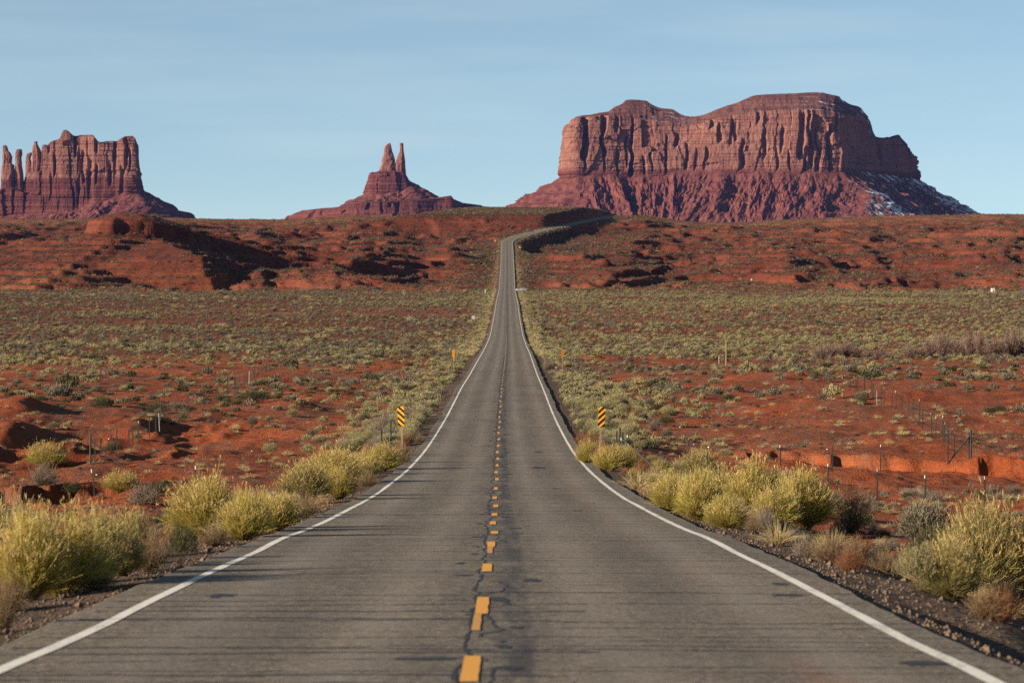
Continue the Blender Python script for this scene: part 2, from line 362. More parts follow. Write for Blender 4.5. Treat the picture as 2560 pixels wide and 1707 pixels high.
M = dict(
    ground=mat_ground(), asphalt=mat_asphalt(),
    white_line=mat_paint('worn_white_road_paint', (0.66, 0.62, 0.54), 0.445),
    yellow_line=mat_paint('yellow_road_paint', (0.62, 0.29, 0.05), 0.40),
    old_yellow=mat_paint('faded_yellow_road_paint', (0.48, 0.235, 0.06), 0.42),
    ghost_yellow=mat_paint('nearly_worn_off_yellow_paint', (0.27, 0.17, 0.075), 0.45),
    tar=flat('crack_sealing_tar', (0.030, 0.031, 0.037), 0.85, 0.15, var=0.5),
    rabbit=mat_plant('rabbitbrush_stems', (0.20, 0.125, 0.050), (0.40, 0.325, 0.085), (0.56, 0.47, 0.125), rnd=.5),
    rabbit_dull=mat_plant('rabbitbrush_olive_stems', (0.15, 0.095, 0.045), (0.26, 0.22, 0.085), (0.37, 0.32, 0.12)),  # duller olive stem colour for part of the brush
    head=mat_plant('rabbitbrush_seed_heads', (0.42, 0.30, 0.12), (0.55, 0.41, 0.17), (0.62, 0.48, 0.23), 0.4),
    sage=mat_plant('sagebrush_leaves', (0.085, 0.066, 0.044), (0.160, 0.138, 0.092), (0.255, 0.222, 0.150)),
    sagey=mat_plant('yellow_green_brush_leaves', (0.115, 0.090, 0.048), (0.275, 0.242, 0.118), (0.43, 0.385, 0.195)),
    dark=mat_plant('dark_green_brush_leaves', (0.050, 0.042, 0.024), (0.088, 0.082, 0.042), (0.145, 0.132, 0.066)),
    grey=mat_plant('bare_grey_twigs', (0.115, 0.082, 0.060), (0.200, 0.155, 0.115), (0.290, 0.235, 0.175), 0.15),
    weed=mat_plant('dry_red_brown_weed', (0.150, 0.070, 0.038), (0.255, 0.118, 0.060), (0.340, 0.175, 0.090), 0.25),
    brown=mat_plant('dry_brown_weed', (0.125, 0.080, 0.045), (0.220, 0.150, 0.082), (0.330, 0.230, 0.130), 0.25),
    straw=mat_plant('straw_grass', (0.26, 0.18, 0.08), (0.42, 0.32, 0.155), (0.54, 0.43, 0.22), 0.3),
    tumble=mat_plant('tumbleweed_twigs', (0.26, 0.165, 0.085), (0.40, 0.265, 0.140), (0.48, 0.335, 0.185), 0.2),
    thicket=mat_plant('bare_brown_thicket_twigs', (0.11, 0.072, 0.056), (0.185, 0.122, 0.096), (0.25, 0.170, 0.132), 0.1),
    orange=flat('orange_yellow_reflective_sheet', (0.80, 0.33, 0.012), 0.45, 0.4, var=0.06),
    black=flat('black_sign_stripe', (0.012, 0.012, 0.013), 0.5, 0.3),
    alu=flat('bare_aluminium', (0.55, 0.56, 0.56), 0.45, 0.5, 0.6, var=0.1),
    wood=flat('weathered_wood', (0.26, 0.17, 0.10), 0.9, 0.1),
    tpost=flat('dark_green_fence_steel', (0.022, 0.028, 0.022), 0.6, 0.3),
    tip=flat('white_painted_post_top', (0.50, 0.50, 0.47), 0.6, 0.3, var=0.05),
    wire=flat('rusty_fence_wire', (0.07, 0.055, 0.048), 0.7, 0.3),
    galv=flat('galvanised_steel', (0.14, 0.15, 0.147), 0.5, 0.4, 0.4, var=0.12),
    slab=flat('pale_sandstone', (0.60, 0.33, 0.19), 0.9, 0.1, scale=3),
    litter=flat('white_litter', (0.75, 0.75, 0.76), 0.5, 0.3, var=0.05),
    white=flat('white_car_paint', (0.74, 0.75, 0.74), 0.3, 0.5, var=0.03),
    maroon=flat('dark_car_paint', (0.045, 0.014, 0.018), 0.3, 0.5, var=0.05),
    glass=flat('dark_car_glass', (0.015, 0.018, 0.022), 0.1, 0.6, var=0.05),
    tyre=flat('tyre_rubber', (0.02, 0.02, 0.02), 0.8, 0.2),
    lamp=flat('headlight_lens', (0.7, 0.72, 0.75), 0.2, 0.6, var=0.03),
    stone=flat('roadside_gravel', (0.125, 0.088, 0.063), 0.9, 0.1, var=0.6, scale=1.7),
)

# ------------------------------------------------------------------ road alignment and terrain height
ROAD = [(3, -1.99), (12, -2.52), (21.3, -3.07), (24.5, -3.29), (30.3, -3.63), (33.7, -3.83), (37.8, -4.08), (42.8, -4.40), (48.3, -4.72), (54.2, -5.13), (60.7, -5.55),
        (71.5, -6.2), (82.5, -6.85), (100.8, -7.78), (117.7, -8.54), (134.2, -9.16), (150, -9.64), (171, -10.12), (194.4, -10.58), (225, -10.99), (253.7, -11.35), (302.6, -12.2),
        (359.8, -13.0), (426, -13.95), (535, -15.55), (652, -16.55), (776, -16.05), (886, -15.2), (948, -14.4), (1123, -13.74), (1331, -13.25), (1483, -7.72), (1662, -1.17),
        (1740, 3.0), (1901, 12.3), (1950, 15.4), (2045, 19.4), (2175, 24.9), (2330, 31.5), (2490, 38.5), (2570, 41.2), (2650, 42.4), (2800, 40.0), (3200, 30.0), (13500, 30.0)]
ROADX = [(0, -0.16), (22, -0.2), (40, -0.25), (71, -0.38), (100, -0.51), (150, -0.68), (225, -0.84), (302, -0.92), (426, -0.95), (535, -1.08), (776, -1.45), (948, -1.70), (1331, -2.36), (1662, -2.80),
         (1860, -3.30), (1901, -3.46), (1925, -2.4), (1950, 0.2), (1985, 4.1), (2045, 11.5), (2110, 20.2), (2175, 29.2), (2240, 39.4), (2330, 53.7), (2410, 67.4), (2490, 81.6), (2570, 96.9), (2700, 121.0), (3200, 215), (13500, 2200)]
_zr = Mono(ROAD); _xr = Mono(ROADX)
def zr(D): return _zr(D)
def xr(D): return _xr(D)
HW = 4.12

FIELD_L = [(3, -2.6), (20, -4.3), (40, -6.2), (60, -7.6), (80, -8.6), (100, -9.4), (120, -10.3), (134, -10.9), (150, -11.0), (170, -11.2), (210, -11.7), (250, -12.0), (306, -12.7), (360, -13.4), (430, -14.3), (535, -16.1), (652, -17.1), (776, -16.7), (886, -15.8), (948, -15.2), (1123, -14.5), (1300, -14.0)]
FIELD_R = [(3, -2.6), (20, -4.1), (40, -5.7), (60, -7.0), (80, -8.0), (100, -8.9), (118, -9.7), (130, -10.5), (140, -10.5), (160, -10.7), (200, -11.1), (250, -11.8), (306, -12.7), (360, -13.4), (430, -14.3), (535, -16.1), (652, -17.1), (776, -16.7), (886, -15.8), (948, -15.1), (1123, -14.4), (1300, -14.0)]
_fl = Mono(FIELD_L); _fr = Mono(FIELD_R)
HZX = [-400, 0, 150, 250, 400, 480, 700, 826, 887, 927, 1042, 1065, 1085, 1114, 1157, 1271, 1375, 1490, 1504, 1525, 1571, 1594, 1617, 1647, 1695, 1758, 1870, 1918, 2000, 2111, 2207, 2398, 2462, 2560, 3000]
HZY = [552, 549, 546, 548, 545, 547, 549, 544, 539, 540, 541, 538, 532, 529, 528, 527, 528, 531, 536, 538, 535, 535, 538, 544, 552, 557, 557, 552, 548, 543, 541, 537, 535, 536, 540]

HILL = (-214.0, 1640.0)
def terrain(x, y):
    """height of the ground at world (x, y); y runs away from the camera"""
    x = np.asarray(x, float); y = np.asarray(y, float)
    D = np.maximum(y, 1.0); u = x / np.maximum(D, 60.0)
    X = CX + FPX * u
    zfl = _fl(np.minimum(y, 1300)); zfr = _fr(np.minimum(y, 1300))
    side = sstep(-3, 3, x - xr(D))
    zf = zfl * (1 - side) + zfr * side
    # gentle relief of the flats
    near = sstep(40, 110, D) * (1 - sstep(330, 480, D)); offr = sstep(7, 16, np.abs(x - xr(D)))
    zf = zf + near * offr * ((fbm(x / 16, y / 24, 4, 3) - .5) * 1.1 + (fbm(x / 3.2, y / 4.5, 4, 9) - .5) * 0.5 + (ridged(x / 5.0 + fbm(x / 4, y / 9, 2, 13), y / 13, 3, 11) - .6) * .34)
    zf = zf + sstep(420, 560, D) * (1 - sstep(1180, 1300, D)) * (fbm(x / 45, y / 80, 4, 5) - .5) * 1.5 * offr
    # dry wash with a cut bank facing the camera
    db = np.where(x > 0, 159 - 0.85 * np.clip(x - 11, 0, 60), 137.0) + (fbm(x / 2.6, 0 * x, 3, 21) - .5) * 3.2 + (fbm(x / 1.6, 0 * x, 4, 23, .6) - .5) * 2.8 + (ridged(x / .8, 0 * x, 3, 26) - .5) * .8 * sstep(.35, .6, vn(x / 3.3, 0 * x, 28)) + (ridged(x / 2.9, 0 * x, 2, 24) - .6) * 1.6 * sstep(.5, .7, vn(x / 4.1, 0 * x, 27))
    hb = (.50 + .9 * fbm(x / 2.2, y / 1.5, 4, 25)) * np.where(x > 0, np.clip((x - 8.5) / 12, 0, 1) * 0.95, np.clip((-x - 17.5) / 3, 0, 1) * 1.0)
    t = (y - db)
    cut = sstep(-26, -4, t) * (1 - sstep(0, 0.45 + .9 * sstep(.5, .75, vn(x / 2.1, 0 * x, 29)), t))
    zf = zf - hb * cut
    # hummocks and broken ground on the left
    for (mx_, my_, sx_, sy_, h_) in MOUNDS:
        qx = (x - mx_) / sx_; qx = np.where(qx > 0, qx * 2.6, qx); qy = (y - my_) / sy_
        zf = zf + h_ * np.exp(-(qx * qx + qy * qy)) * (0.8 + 0.4 * fbm(x / 1.2, y / 1.6, 2, 31))
    lw = sstep(13, 20, -x) * sstep(140, 155, D) * (1 - sstep(195, 230, D))
    zf = zf + lw * (ridged(x / 6.5, y / 9, 3, 41) - .62) * 1.5
    # the far rise up to the skyline
    zc = zY(np.interp(X, HZX, HZY), 2660.0)
    foot = 1292 + 190 * np.clip(fbm(u * 34, 0 * u, 3, 51) - .32, 0, 1)
    s = np.clip((D - foot) / (2660 - foot), 0, 1)
    rise = -14.0 + (zc + 14.0) * (0.92 * s + 0.08 * s * s)
    am = sstep(1285, 1400, D) * (1 - 0.92 * sstep(2380, 2655, D))
    road_d = np.abs(x - xr(D))
    amr = am * sstep(6, 40, road_d)
    gul = ridged(x / 110 + 0.3 * fbm(x / 50, y / 120, 2, 63), y / 260, 4, 61, .5) - .58
    lump = fbm(x / 30, y / 110, 4, 67) - .5
    rise = rise + amr * (gul * 9.0 + lump * 5.0)
    # benches: level treads with short steep fronts broken into spurs
    spur = ridged(x / 21 + .5 * fbm(x / 9, y / 30, 2, 69), y / 140, 3, 65) - .6
    lam = 4.4; ph = (rise + 5.5 * (fbm(x / 160, y / 220, 3, 71) - .5) + 1.5 * spur + .7 * (fbm(x / 7, y / 26, 2, 77) - .5)) / lam; fr = ph - np.floor(ph)
    rise = rise + amr * lam * 0.76 * (sstep(0.40, 0.60, fr) - fr) * (.35 + .65 * sstep(0.30, 0.5, fbm(x / 80, y / 120, 2, 73)))
    lam = 2.1; ph = (rise + 1.4 * (fbm(x / 60, y / 90, 3, 75) - .5) + 1.2 * spur) / lam; fr = ph - np.floor(ph)
    rise = rise + amr * lam * 0.5 * (sstep(0.40, 0.60, fr) - fr)
    rise = rise + amr * ((ridged(x / 6.5, y / 18, 3, 78) - .6) * .7 + (fbm(x / 3, y / 9, 2, 79) - .5) * .5)
    for lam_, am_, sd2 in ((120., 6.0, 161), (52., 4.0, 171), (27., 2.4, 191)):
        f = x / lam_ + 2.0 * fbm(x / (lam_ * 1.8), y / (lam_ * 2.4), 3, sd2) + y / (lam_ * 4); f = f - np.floor(f)
        saw = np.where(f < .84, f / .84, 1 - sstep(.84, 1.0, f))
        rise = rise + amr * (1 - .8 * sstep(2150, 2560, D)) * am_ * (saw - .62) * sstep(.42, .56, fbm(x / (lam_ * 1.3), y / (lam_ * 1.5), 3, sd2 + 5))
    # red stepped hill with a capped top on the left
    dx = x - HILL[0]; dy = y - HILL[1]
    wob = 1 + 0.16 * (fbm(np.arctan2(dy, dx) * 2.6, 0 * dx, 3, 81) - .5) + 0.10 * (ridged(np.arctan2(dy, dx) * 9, 0 * dx, 3, 82) - .6)
    b_ = np.where(dy < 0, 300.0, 620.0)
    a_ = np.where(dx > 0, np.where(dy < 0, 96.0, 105.0), 168.0)
    rho = (np.abs(dx / a_) ** 1.5 + np.abs(dy / b_) ** 1.5) ** (1 / 1.5) / wob
    cap = (np.abs((dx + 6) / np.where(dx < -6, 19.0, 34.0)) ** 2.4 + np.abs((dy + 5) / 55.0) ** 2.6) ** (1 / 2.6) / (1 + .25 * (fbm(np.arctan2(dy, dx) * 4, 0 * dx, 3, 84) - .5) + .07 * (ridged(x / 4.2, y / 16, 3, 90) - .6))
    hh = np.interp(rho, [0, .2, .40, .80, 1.0, 1.15], [30.0, 28.6, 22.5, 8.0, 1.0, -4])
    tx, ty = 62.0, -235.0; tl = np.hypot(tx, ty); tt = (dx * tx + dy * ty) / tl; pp = (dx * -ty + dy * tx) / tl * np.sign(-ty)
    pp = pp + 9 * (fbm(tt / 34, 0 * tt, 3, 88) - .5)
    nose = np.interp(tt, [-40, 0, 120, 215, 250, 275], [24, 29, 24, 17, 6, -8]) - np.where(pp > 0, pp * .62, -pp * .11)
    hh = np.maximum(hh, np.where((tt > -60) & (tt < 290), nose, -50))
    back = np.interp(dx, [-30, 0, 20, 60, 150, 260], [20, 35, 34, 27, 15, -5]) - np.abs(dy - 60) * .16 - 10 * sstep(0, -60, dx)
    hh = np.maximum(hh, back + 3.0 * (fbm(x / 9, y / 16, 4, 93) - .5))
    st = hh / 3.3 + 0.75 * (fbm(x / 34, y / 80, 4, 83) - .5) + .10 * (ridged(x / 9, y / 50, 3, 86) - .6); fs = st - np.floor(st)
    hh = hh + np.where(rho > .22, 3.3 * 0.86 * (sstep(.42, .58, fs) - fs) * (.3 + .7 * sstep(.38, .55, fbm(x / 24, y / 60, 3, 96))), 0) + (ridged(x / 7.5, y / 60, 3, 85) - .6) * 1.0 * sstep(.2, .5, rho)
    hh = np.maximum(hh, np.interp(cap, [0, .35, .85, 1.0, 1.10, 1.5, 2.4], [41.8, 41.4, 38.4, 37.0, 29.6, 25.0, -40.0]) + 1.8 * (fbm(x / 4.5, y / 9, 4, 92, .6) - .5) - .15 * np.maximum(dx - 4, 0) + .5 * (fbm(x / 6, y / 12, 3, 87) - .5))
    hill = -14.4 + hh
    k = 3.0
    rise = np.where((hill > -17) & (dy > -420) & (dy < 320) & (D > 1200), np.maximum(rise, hill) + k * np.exp(-np.abs(rise - hill) / k) * 0.25, rise)
    z = np.where(D > 1260, np.where(D < 1300, np.maximum(zf, np.minimum(rise, zf + 40)), rise), zf)
    w = sstep(1240, 1310, D); z = zf * (1 - w) + np.where(D < 1290, np.maximum(rise, zf), rise) * w
    z = np.where((hill > -14.0) & (dy > -420) & (D > 1200) & (D <= 1310), np.maximum(z, np.where(hill > -14.0, hill, z)), z)
    # road fill on the right and cut on the left where the far road bends
    r = x - xr(D)
    fillr = sstep(1790, 1860, D) * (1 - sstep(2230, 2330, D)) * sstep(2, 14, r) * (1 - sstep(45, 95, r))
    z = z * (1 - fillr) + (zr(D) - 7.0 + 4.0 * (fbm(x / 18, y / 50, 3, 89) - .5)) * fillr
    cutl = sstep(2180, 2250, D) * (1 - sstep(2600, 2650, D)) * sstep(2, 9, -r) * (1 - sstep(110, 190, -r))
    z = z * (1 - cutl) + np.maximum(z, zr(D) + 9.0 - 0.5 * sstep(2450, 2640, D) * 9) * cutl
    # beyond the skyline the plain falls away and runs on to the buttes
    far = sstep(2660, 3100, D)
    z = z * (1 - far) + 30.0 * far + far * (fbm(x / 300, y / 500, 3, 91) - .5) * 6
    # embankment down from the pavement
    ar = np.abs(r)
    wE = np.interp(D, [0, 30, 120, 400, 1250, 1700, 1850, 2300, 2700], [3.2, 4.2, 6.0, 6.0, 7.0, 9.0, 16.0, 8.0, 20.0])
    drop = 0.045 + np.minimum(D, 1500) * 0.00018
    q = np.maximum(ar - HW, 0); sh = np.interp(D, [0, 300, 1200, 2700], [1.15, 1.2, .8, .8]) - .4 * (r > 0) * (1 - sstep(60, 120, D))
    ledge = 0.24 * sstep(.25, .7, q) * (1 - sstep(25, 34, D)) * (r > 0)
    zs = zr(D) - drop - 0.10 * np.clip(q / sh, 0, 1) - ledge
    e = np.clip((q - sh) / wE, 0, 1)
    z = np.where(ar < HW + sh + wE, zs + (z - zs) * sstep(0, 1, e), z)
    e = np.clip(q / (sh + wE), 0, 1)
    rough = sstep(0.02, 0.3, e) * (1 - sstep(150, 320, D))
    z = z + rough * (fbm(x / .9, y / 1.1, 3, 95) - .5) * 0.16
    return z

MOUNDS = [(-24.6, 196, 2.6, 6, 1.15), (-31.0, 178, 3.2, 6, 1.0), (-24.5, 160, 3.0, 5, 0.9), (-29.5, 158, 2.4, 4, 1.1), (-20.5, 172, 2.0, 4, 0.7), (-38, 222, 5, 9, 1.1), (-17, 232, 3, 6, .6),
          (24, 210, 7, 14, 0.6), (36, 245, 8, 12, 0.8), (30, 300, 9, 12, 0.7), (16, 240, 6, 10, .5), (13, 385, 9, 10, 1.0), (24, 400, 10, 10, .9)]

_cv = None
def hit(X, Y, lo=14.0, hi=2650.0):
    """where the line of sight through a spot meets the ground"""
    D = np.geomspace(lo, hi, 6000); x = xX(X, D); zl = zY(Y, D); t = terrain(x, D)
    i = np.argmax(zl <= t)
    if not (zl <= t).any(): i = len(D) - 1
    return float(x[i]), float(D[i]), float(t[i])

# ---- ground sheet: a fan of rows, finer close by
du = []
u = 0.0
while u < 0.62:
    du.append(u); u += 0.00075 if u < 0.02 else (0.0009 if u < .19 else (0.004 if u < .3 else .012))
us = np.array(sorted([-a for a in du[1:]] + du))
K = 40.0
rows = np.concatenate([np.linspace(-28, -1, 10), np.geomspace(K + 0, K + 2720, 1060) - K, np.geomspace(2740, 13400, 60)])
rows = np.concatenate([rows[rows < 132], np.arange(132, 162, 0.13), rows[(rows > 162) & (rows < 1280)], np.arange(1280, 2300, 2.6), np.arange(2300, 2680, 4.0), rows[rows > 2680]])
UU, RR = np.meshgrid(us, rows)
GX = UU * (np.abs(RR) + K) ; GY = RR
GZ = terrain(GX, GY)
nr, nc = GX.shape
V = np.c_[GX.ravel(), GY.ravel(), GZ.ravel()]
ii = np.arange(nr * nc).reshape(nr, nc)
F = np.c_[ii[:-1, :-1].ravel(), ii[:-1, 1:].ravel(), ii[1:, 1:].ravel(), ii[1:, :-1].ravel()]
r_ = np.abs(GX - xr(np.maximum(GY, 1)))
gravel = (1 - sstep(HW + 1.5, HW + 3.4, r_)) * (1 - 0.35 * sstep(300, 900, GY))
track = np.exp(-((GY - 338 - GX * .35) / 5.5) ** 2) * sstep(3, 6, GX) * (1 - sstep(20, 30, GX)) * .75 + np.exp(-((GY - 430) / 12) ** 2) * (GX < 0) * (1 - sstep(8, 13, -GX)) * .8
gravel = np.maximum(gravel, track)
pale = np.clip(sstep(2300, 2560, GY) + np.exp(-((GY - 1960) / 60) ** 2) * (GX < -215) + .8 * np.exp(-((GY - 2130) / 190) ** 2) * sstep(.075, .11, GX / np.maximum(GY, 60)), 0, 1)
scrub_shade = sstep(1270, 1500, GY) * 0.85 * (1 - .5 * sstep(2350, 2600, GY)) + 0.72 * sstep(400, 480, GY) * (1 - sstep(1150, 1270, GY))  # valley part also darkens the soil to read as shade
zone = np.c_[gravel.ravel(), pale.ravel(), scrub_shade.ravel(), np.ones(nr * nc)]
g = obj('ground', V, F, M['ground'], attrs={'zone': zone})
tag(g, 'red desert ground sloping down to a flat valley and up to the skyline', 'ground', kind='structure')

# ------------------------------------------------------------------ road
rd = np.concatenate([np.geomspace(30, 2790, 900) - 27.0, ]); rd = rd[rd < 2740]
def strip(lat, dz, ds):
    """ribbon along the road: lat offsets (k,), height dz, distances ds"""
    lat = np.asarray(lat, float)
    hx = np.gradient(xr(ds), ds); nrm = np.sqrt(1 + hx * hx)
    px = xr(ds)[:, None] + lat[None, :] / nrm[:, None]; py = ds[:, None] - lat[None, :] * (hx / nrm)[:, None]
    crown = 0.015 * (1 - np.abs(lat) / 4.2)
    pz = zr(ds)[:, None] + dz + crown[None, :]
    n, k = px.shape; ix = np.arange(n * k).reshape(n, k)
    return np.c_[px.ravel(), py.ravel(), pz.ravel()], np.c_[ix[:-1, :-1].ravel(), ix[:-1, 1:].ravel(), ix[1:, 1:].ravel(), ix[1:, :-1].ravel()], np.tile(lat, n)
lat = np.array([-HW - .02, -HW, -HW + .012, -3.0, -2, -1, 0, 1, 2, 3.0, HW - .012, HW, HW + .02])
V, F, L = strip(lat, 0, rd)
n = len(rd); Vr = V.reshape(n, len(lat), 3)
jl = 0.10 * (fbm(rd / 1.3, 0 * rd, 3, 101) - .5) + .25 * (fbm(rd / 9, 0 * rd, 2, 103) - .5)
jr = 0.10 * (fbm(rd / 1.3, 0 * rd + 9, 3, 105) - .5) + .25 * (fbm(rd / 9, 0 * rd + 5, 2, 107) - .5)
Vr[:, 0:3, 0] += jl[:, None]; Vr[:, -3:, 0] += jr[:, None]
Vr[:, 0, 2] -= 0.5; Vr[:, -1, 2] -= 0.5
road = obj('road', V, F, M['asphalt'], attrs={'lane': L})
tag(road, 'two lane asphalt road running straight down and up over the far ridge', 'road', kind='structure')
def wob(ds, s, a): return a * (fbm(ds / 3.0, 0 * ds, 3, s) - .5)
for sgn in (-1, 1):
    w = 0.062
    V, F, L = strip([-w, w], 0.005, rd)
    V = V.reshape(len(rd), 2, 3)
    off = sgn * 3.65
    V2, F2, _ = strip([off - w, off + w], 0.005, rd)
    V2 = V2.reshape(len(rd), 2, 3)
    V2[:, 0, 0] += wob(rd, 111 + sgn, .035); V2[:, 1, 0] += wob(rd, 115 + sgn, .035)
    tag(obj('edge_line', V2.reshape(-1, 3), F2, M['white_line'], road), None)
# centre dashes
def patch(x0, x1, y0, y1, dz, mat, name, parent, jag=0.02, seed=0):
    ds = np.linspace(y0, y1, 6)
    V, F, _ = strip([x0, (x0 + x1) / 2, x1], dz, ds)
    V = V + np.random.default_rng(seed).normal(0, 1, V.shape) * np.array([jag, jag, 0])
    return obj(name, V, F, mat, parent)
dl = [(20.2, 22.7), (28.2, 30.9), (36.6, 38.9), (44.9, 46.8), (51.2, 53.3), (58.0, 60.2), (64.4, 66.6), (71.8, 74.2), (80.6, 82.9), (90.4, 93.0)]
d_ = 101.0
while d_ < 330: dl.append((d_, d_ + 2.8)); d_ += 9.0 if d_ < 200 else 10.5
for i, (a, b_) in enumerate(dl):
    sh = 0.05 * math.sin(i * 2.1)
    x0_ = -0.175 if a < 32 else (-0.13 if a < 45 else -0.11)
    patch(x0_ + sh * .5, x0_ + .128 + sh * .5, a, b_, 0.007, M['yellow_line'], 'centre_dash', road, 0.003, i)
    if i in (1, 3): patch(x0_ + .015, x0_ + .095, a - 2.3, a - 0.03, 0.007, M['old_yellow'], 'faded_centre_dash', road, 0.003, i + 50)
V, F, _ = strip([-0.06, 0.06], 0.005, np.linspace(330, 640, 120))
obj('worn_centre_line', V, F, M['ghost_yellow'], road)
# tar filled cracks
mb = MB(); r2 = np.random.default_rng(5)
def crack(pts, w):
    pts = np.array(pts); n = len(pts)
    d = np.gradient(pts, axis=0); nn = np.c_[-d[:, 1], d[:, 0]]; nn /= np.linalg.norm(nn, axis=1)[:, None] + 1e-9
    ww = w * (0.35 + 1.3 * r2.random(n))[:, None]
    A = pts + nn * ww; B = pts - nn * ww
    P = np.vstack([A, B]); z = zr(P[:, 1]) + 0.0035 + 0.015 * (1 - np.abs(P[:, 0] - xr(P[:, 1])) / 4.2)
    mb.add(np.c_[P, z], [[i, i + 1, n + i + 1, n + i] for i in range(n - 1)])
y = 15.0
while y < 330:
    full = r2.random() < 0.45
    a, c = (-4.0, 4.0) if full else ((-4.0, r2.uniform(-.5, 1)) if r2.random() < .6 else (r2.uniform(-.6, 1), 4.0))
    xs = np.linspace(a, c, int((c - a) / .16) + 3)
    yy = y + 0.35 * (fbm(xs / 1.5 + y * 3.1, 0 * xs, 3, 121) - .5) + r2.normal(0, .05) * xs + 0.05 * (fbm(xs / .25, 0 * xs + y, 2, 125) - .5)
    crack(np.c_[xs + xr(yy), yy], r2.uniform(.005, .018) * (1 + y / 110) * (2.0 if r2.random() < .35 else 1))
    y += r2.uniform(.25, .95) * (1 + y / 90)
yy = np.arange(14, 420, .28)
for off, a, w, p in ((-0.18, .22, .013, 0.7), (0.05, .5, .010, .4)):
    on = fbm(yy / 4.0, 0 * yy, 2, int(131 + off * 10)) > (1 - p) * .75
    xx = off + a * (fbm(yy / .9, 0 * yy, 3, int(141 + off * 100)) - .5) + xr(yy)
    i0 = None
    for i in range(len(yy)):
        if on[i] and i0 is None: i0 = i
        if (not on[i] or i == len(yy) - 1) and i0 is not None:
            if i - i0 > 3: crack(np.c_[xx[i0:i], yy[i0:i]], w * (1 + yy[i0] / 120))
            i0 = None
def blot(cx_, cy_, rx, ry, s):
    k = 16; t = np.linspace(0, 2 * math.pi, k, endpoint=False); rr = 0.55 + 0.9 * np.random.default_rng(s).random(k)
    P = np.c_[cx_ + rx * rr * np.cos(t), cy_ + ry * rr * np.sin(t)]; P = np.vstack([P, [[cx_, cy_]]])
    z = zr(P[:, 1]) + 0.0037 + 0.015 * (1 - np.abs(P[:, 0] - xr(P[:, 1])) / 4.2)
    mb.add(np.c_[P, z], F3=[[i, (i + 1) % k, k] for i in range(k)])
for i in range(60):
    y = 16 + 330 * (i / 70) ** 1.5 + r2.uniform(-1, 1)
    blot(xr(y) + r2.choice([-0.3, 0.28]) + r2.normal(0, .1), y, r2.uniform(.03, .11) * (1 + y / 200), r2.uniform(.08, .3) * (1 + y / 80), i)
for (X, Y, rx, ry) in ((550, 1490, .14, .28), (1945, 1460, .12, .2), (1960, 1488, .16, .25), (1345, 1130, .2, .9), (1390, 1222, .14, .5), (1345, 1170, .3, 1.2), (2320, 1660, .22, .25), (1445, 1277, .12, .3), (1060, 1650, .18, .2)):
    D = np.geomspace(15, 400, 3000); D = D[np.argmax(zY(Y, D) <= zr(D))]; blot(float(xX(X, D)), float(D), rx, ry, int(X))
o = mb.build('crack_seal', M['tar'], road); tag(o, kind='stuff')

# ------------------------------------------------------------------ the air
hz = NB('thin_desert_haze'); pv = hz.n('VolumePrincipled'); pv.inputs['Color'].default_value = (0.20, 0.36, 1.0, 1); pv.inputs['Density'].default_value = 5.0e-6; pv.inputs['Anisotropy'].default_value = 0.0
hz.t.links.new(pv.outputs[0], hz.out.inputs[1])
zl_, zh_ = float(GZ.min()) - 1.0, 548.0
o = MB().box((0, 6700, (zl_ + zh_) / 2), (17400, 13800, zh_ - zl_)).build('haze', hz.m); tag(o, 'thin bluish air between the road and the distant buttes', 'haze', kind='stuff')

# ------------------------------------------------------------------ buttes
def resample(P, step):
    P = np.array(P, float); Q = np.vstack([P, P[:1]])
    d = np.r_[0, np.cumsum(np.hypot(np.diff(Q[:, 0]), np.diff(Q[:, 1])))]
    out = []
    n = int(d[-1] / step); s = np.linspace(0, d[-1], n, endpoint=False)
    return np.c_[np.interp(s, d, Q[:, 0]), np.interp(s, d, Q[:, 1])], s, d[-1]

def smooth_loop(a, k):
    for _ in range(k): a = 0.25 * np.roll(a, 1, 0) + 0.5 * a + 0.25 * np.roll(a, -1, 0)
    return a

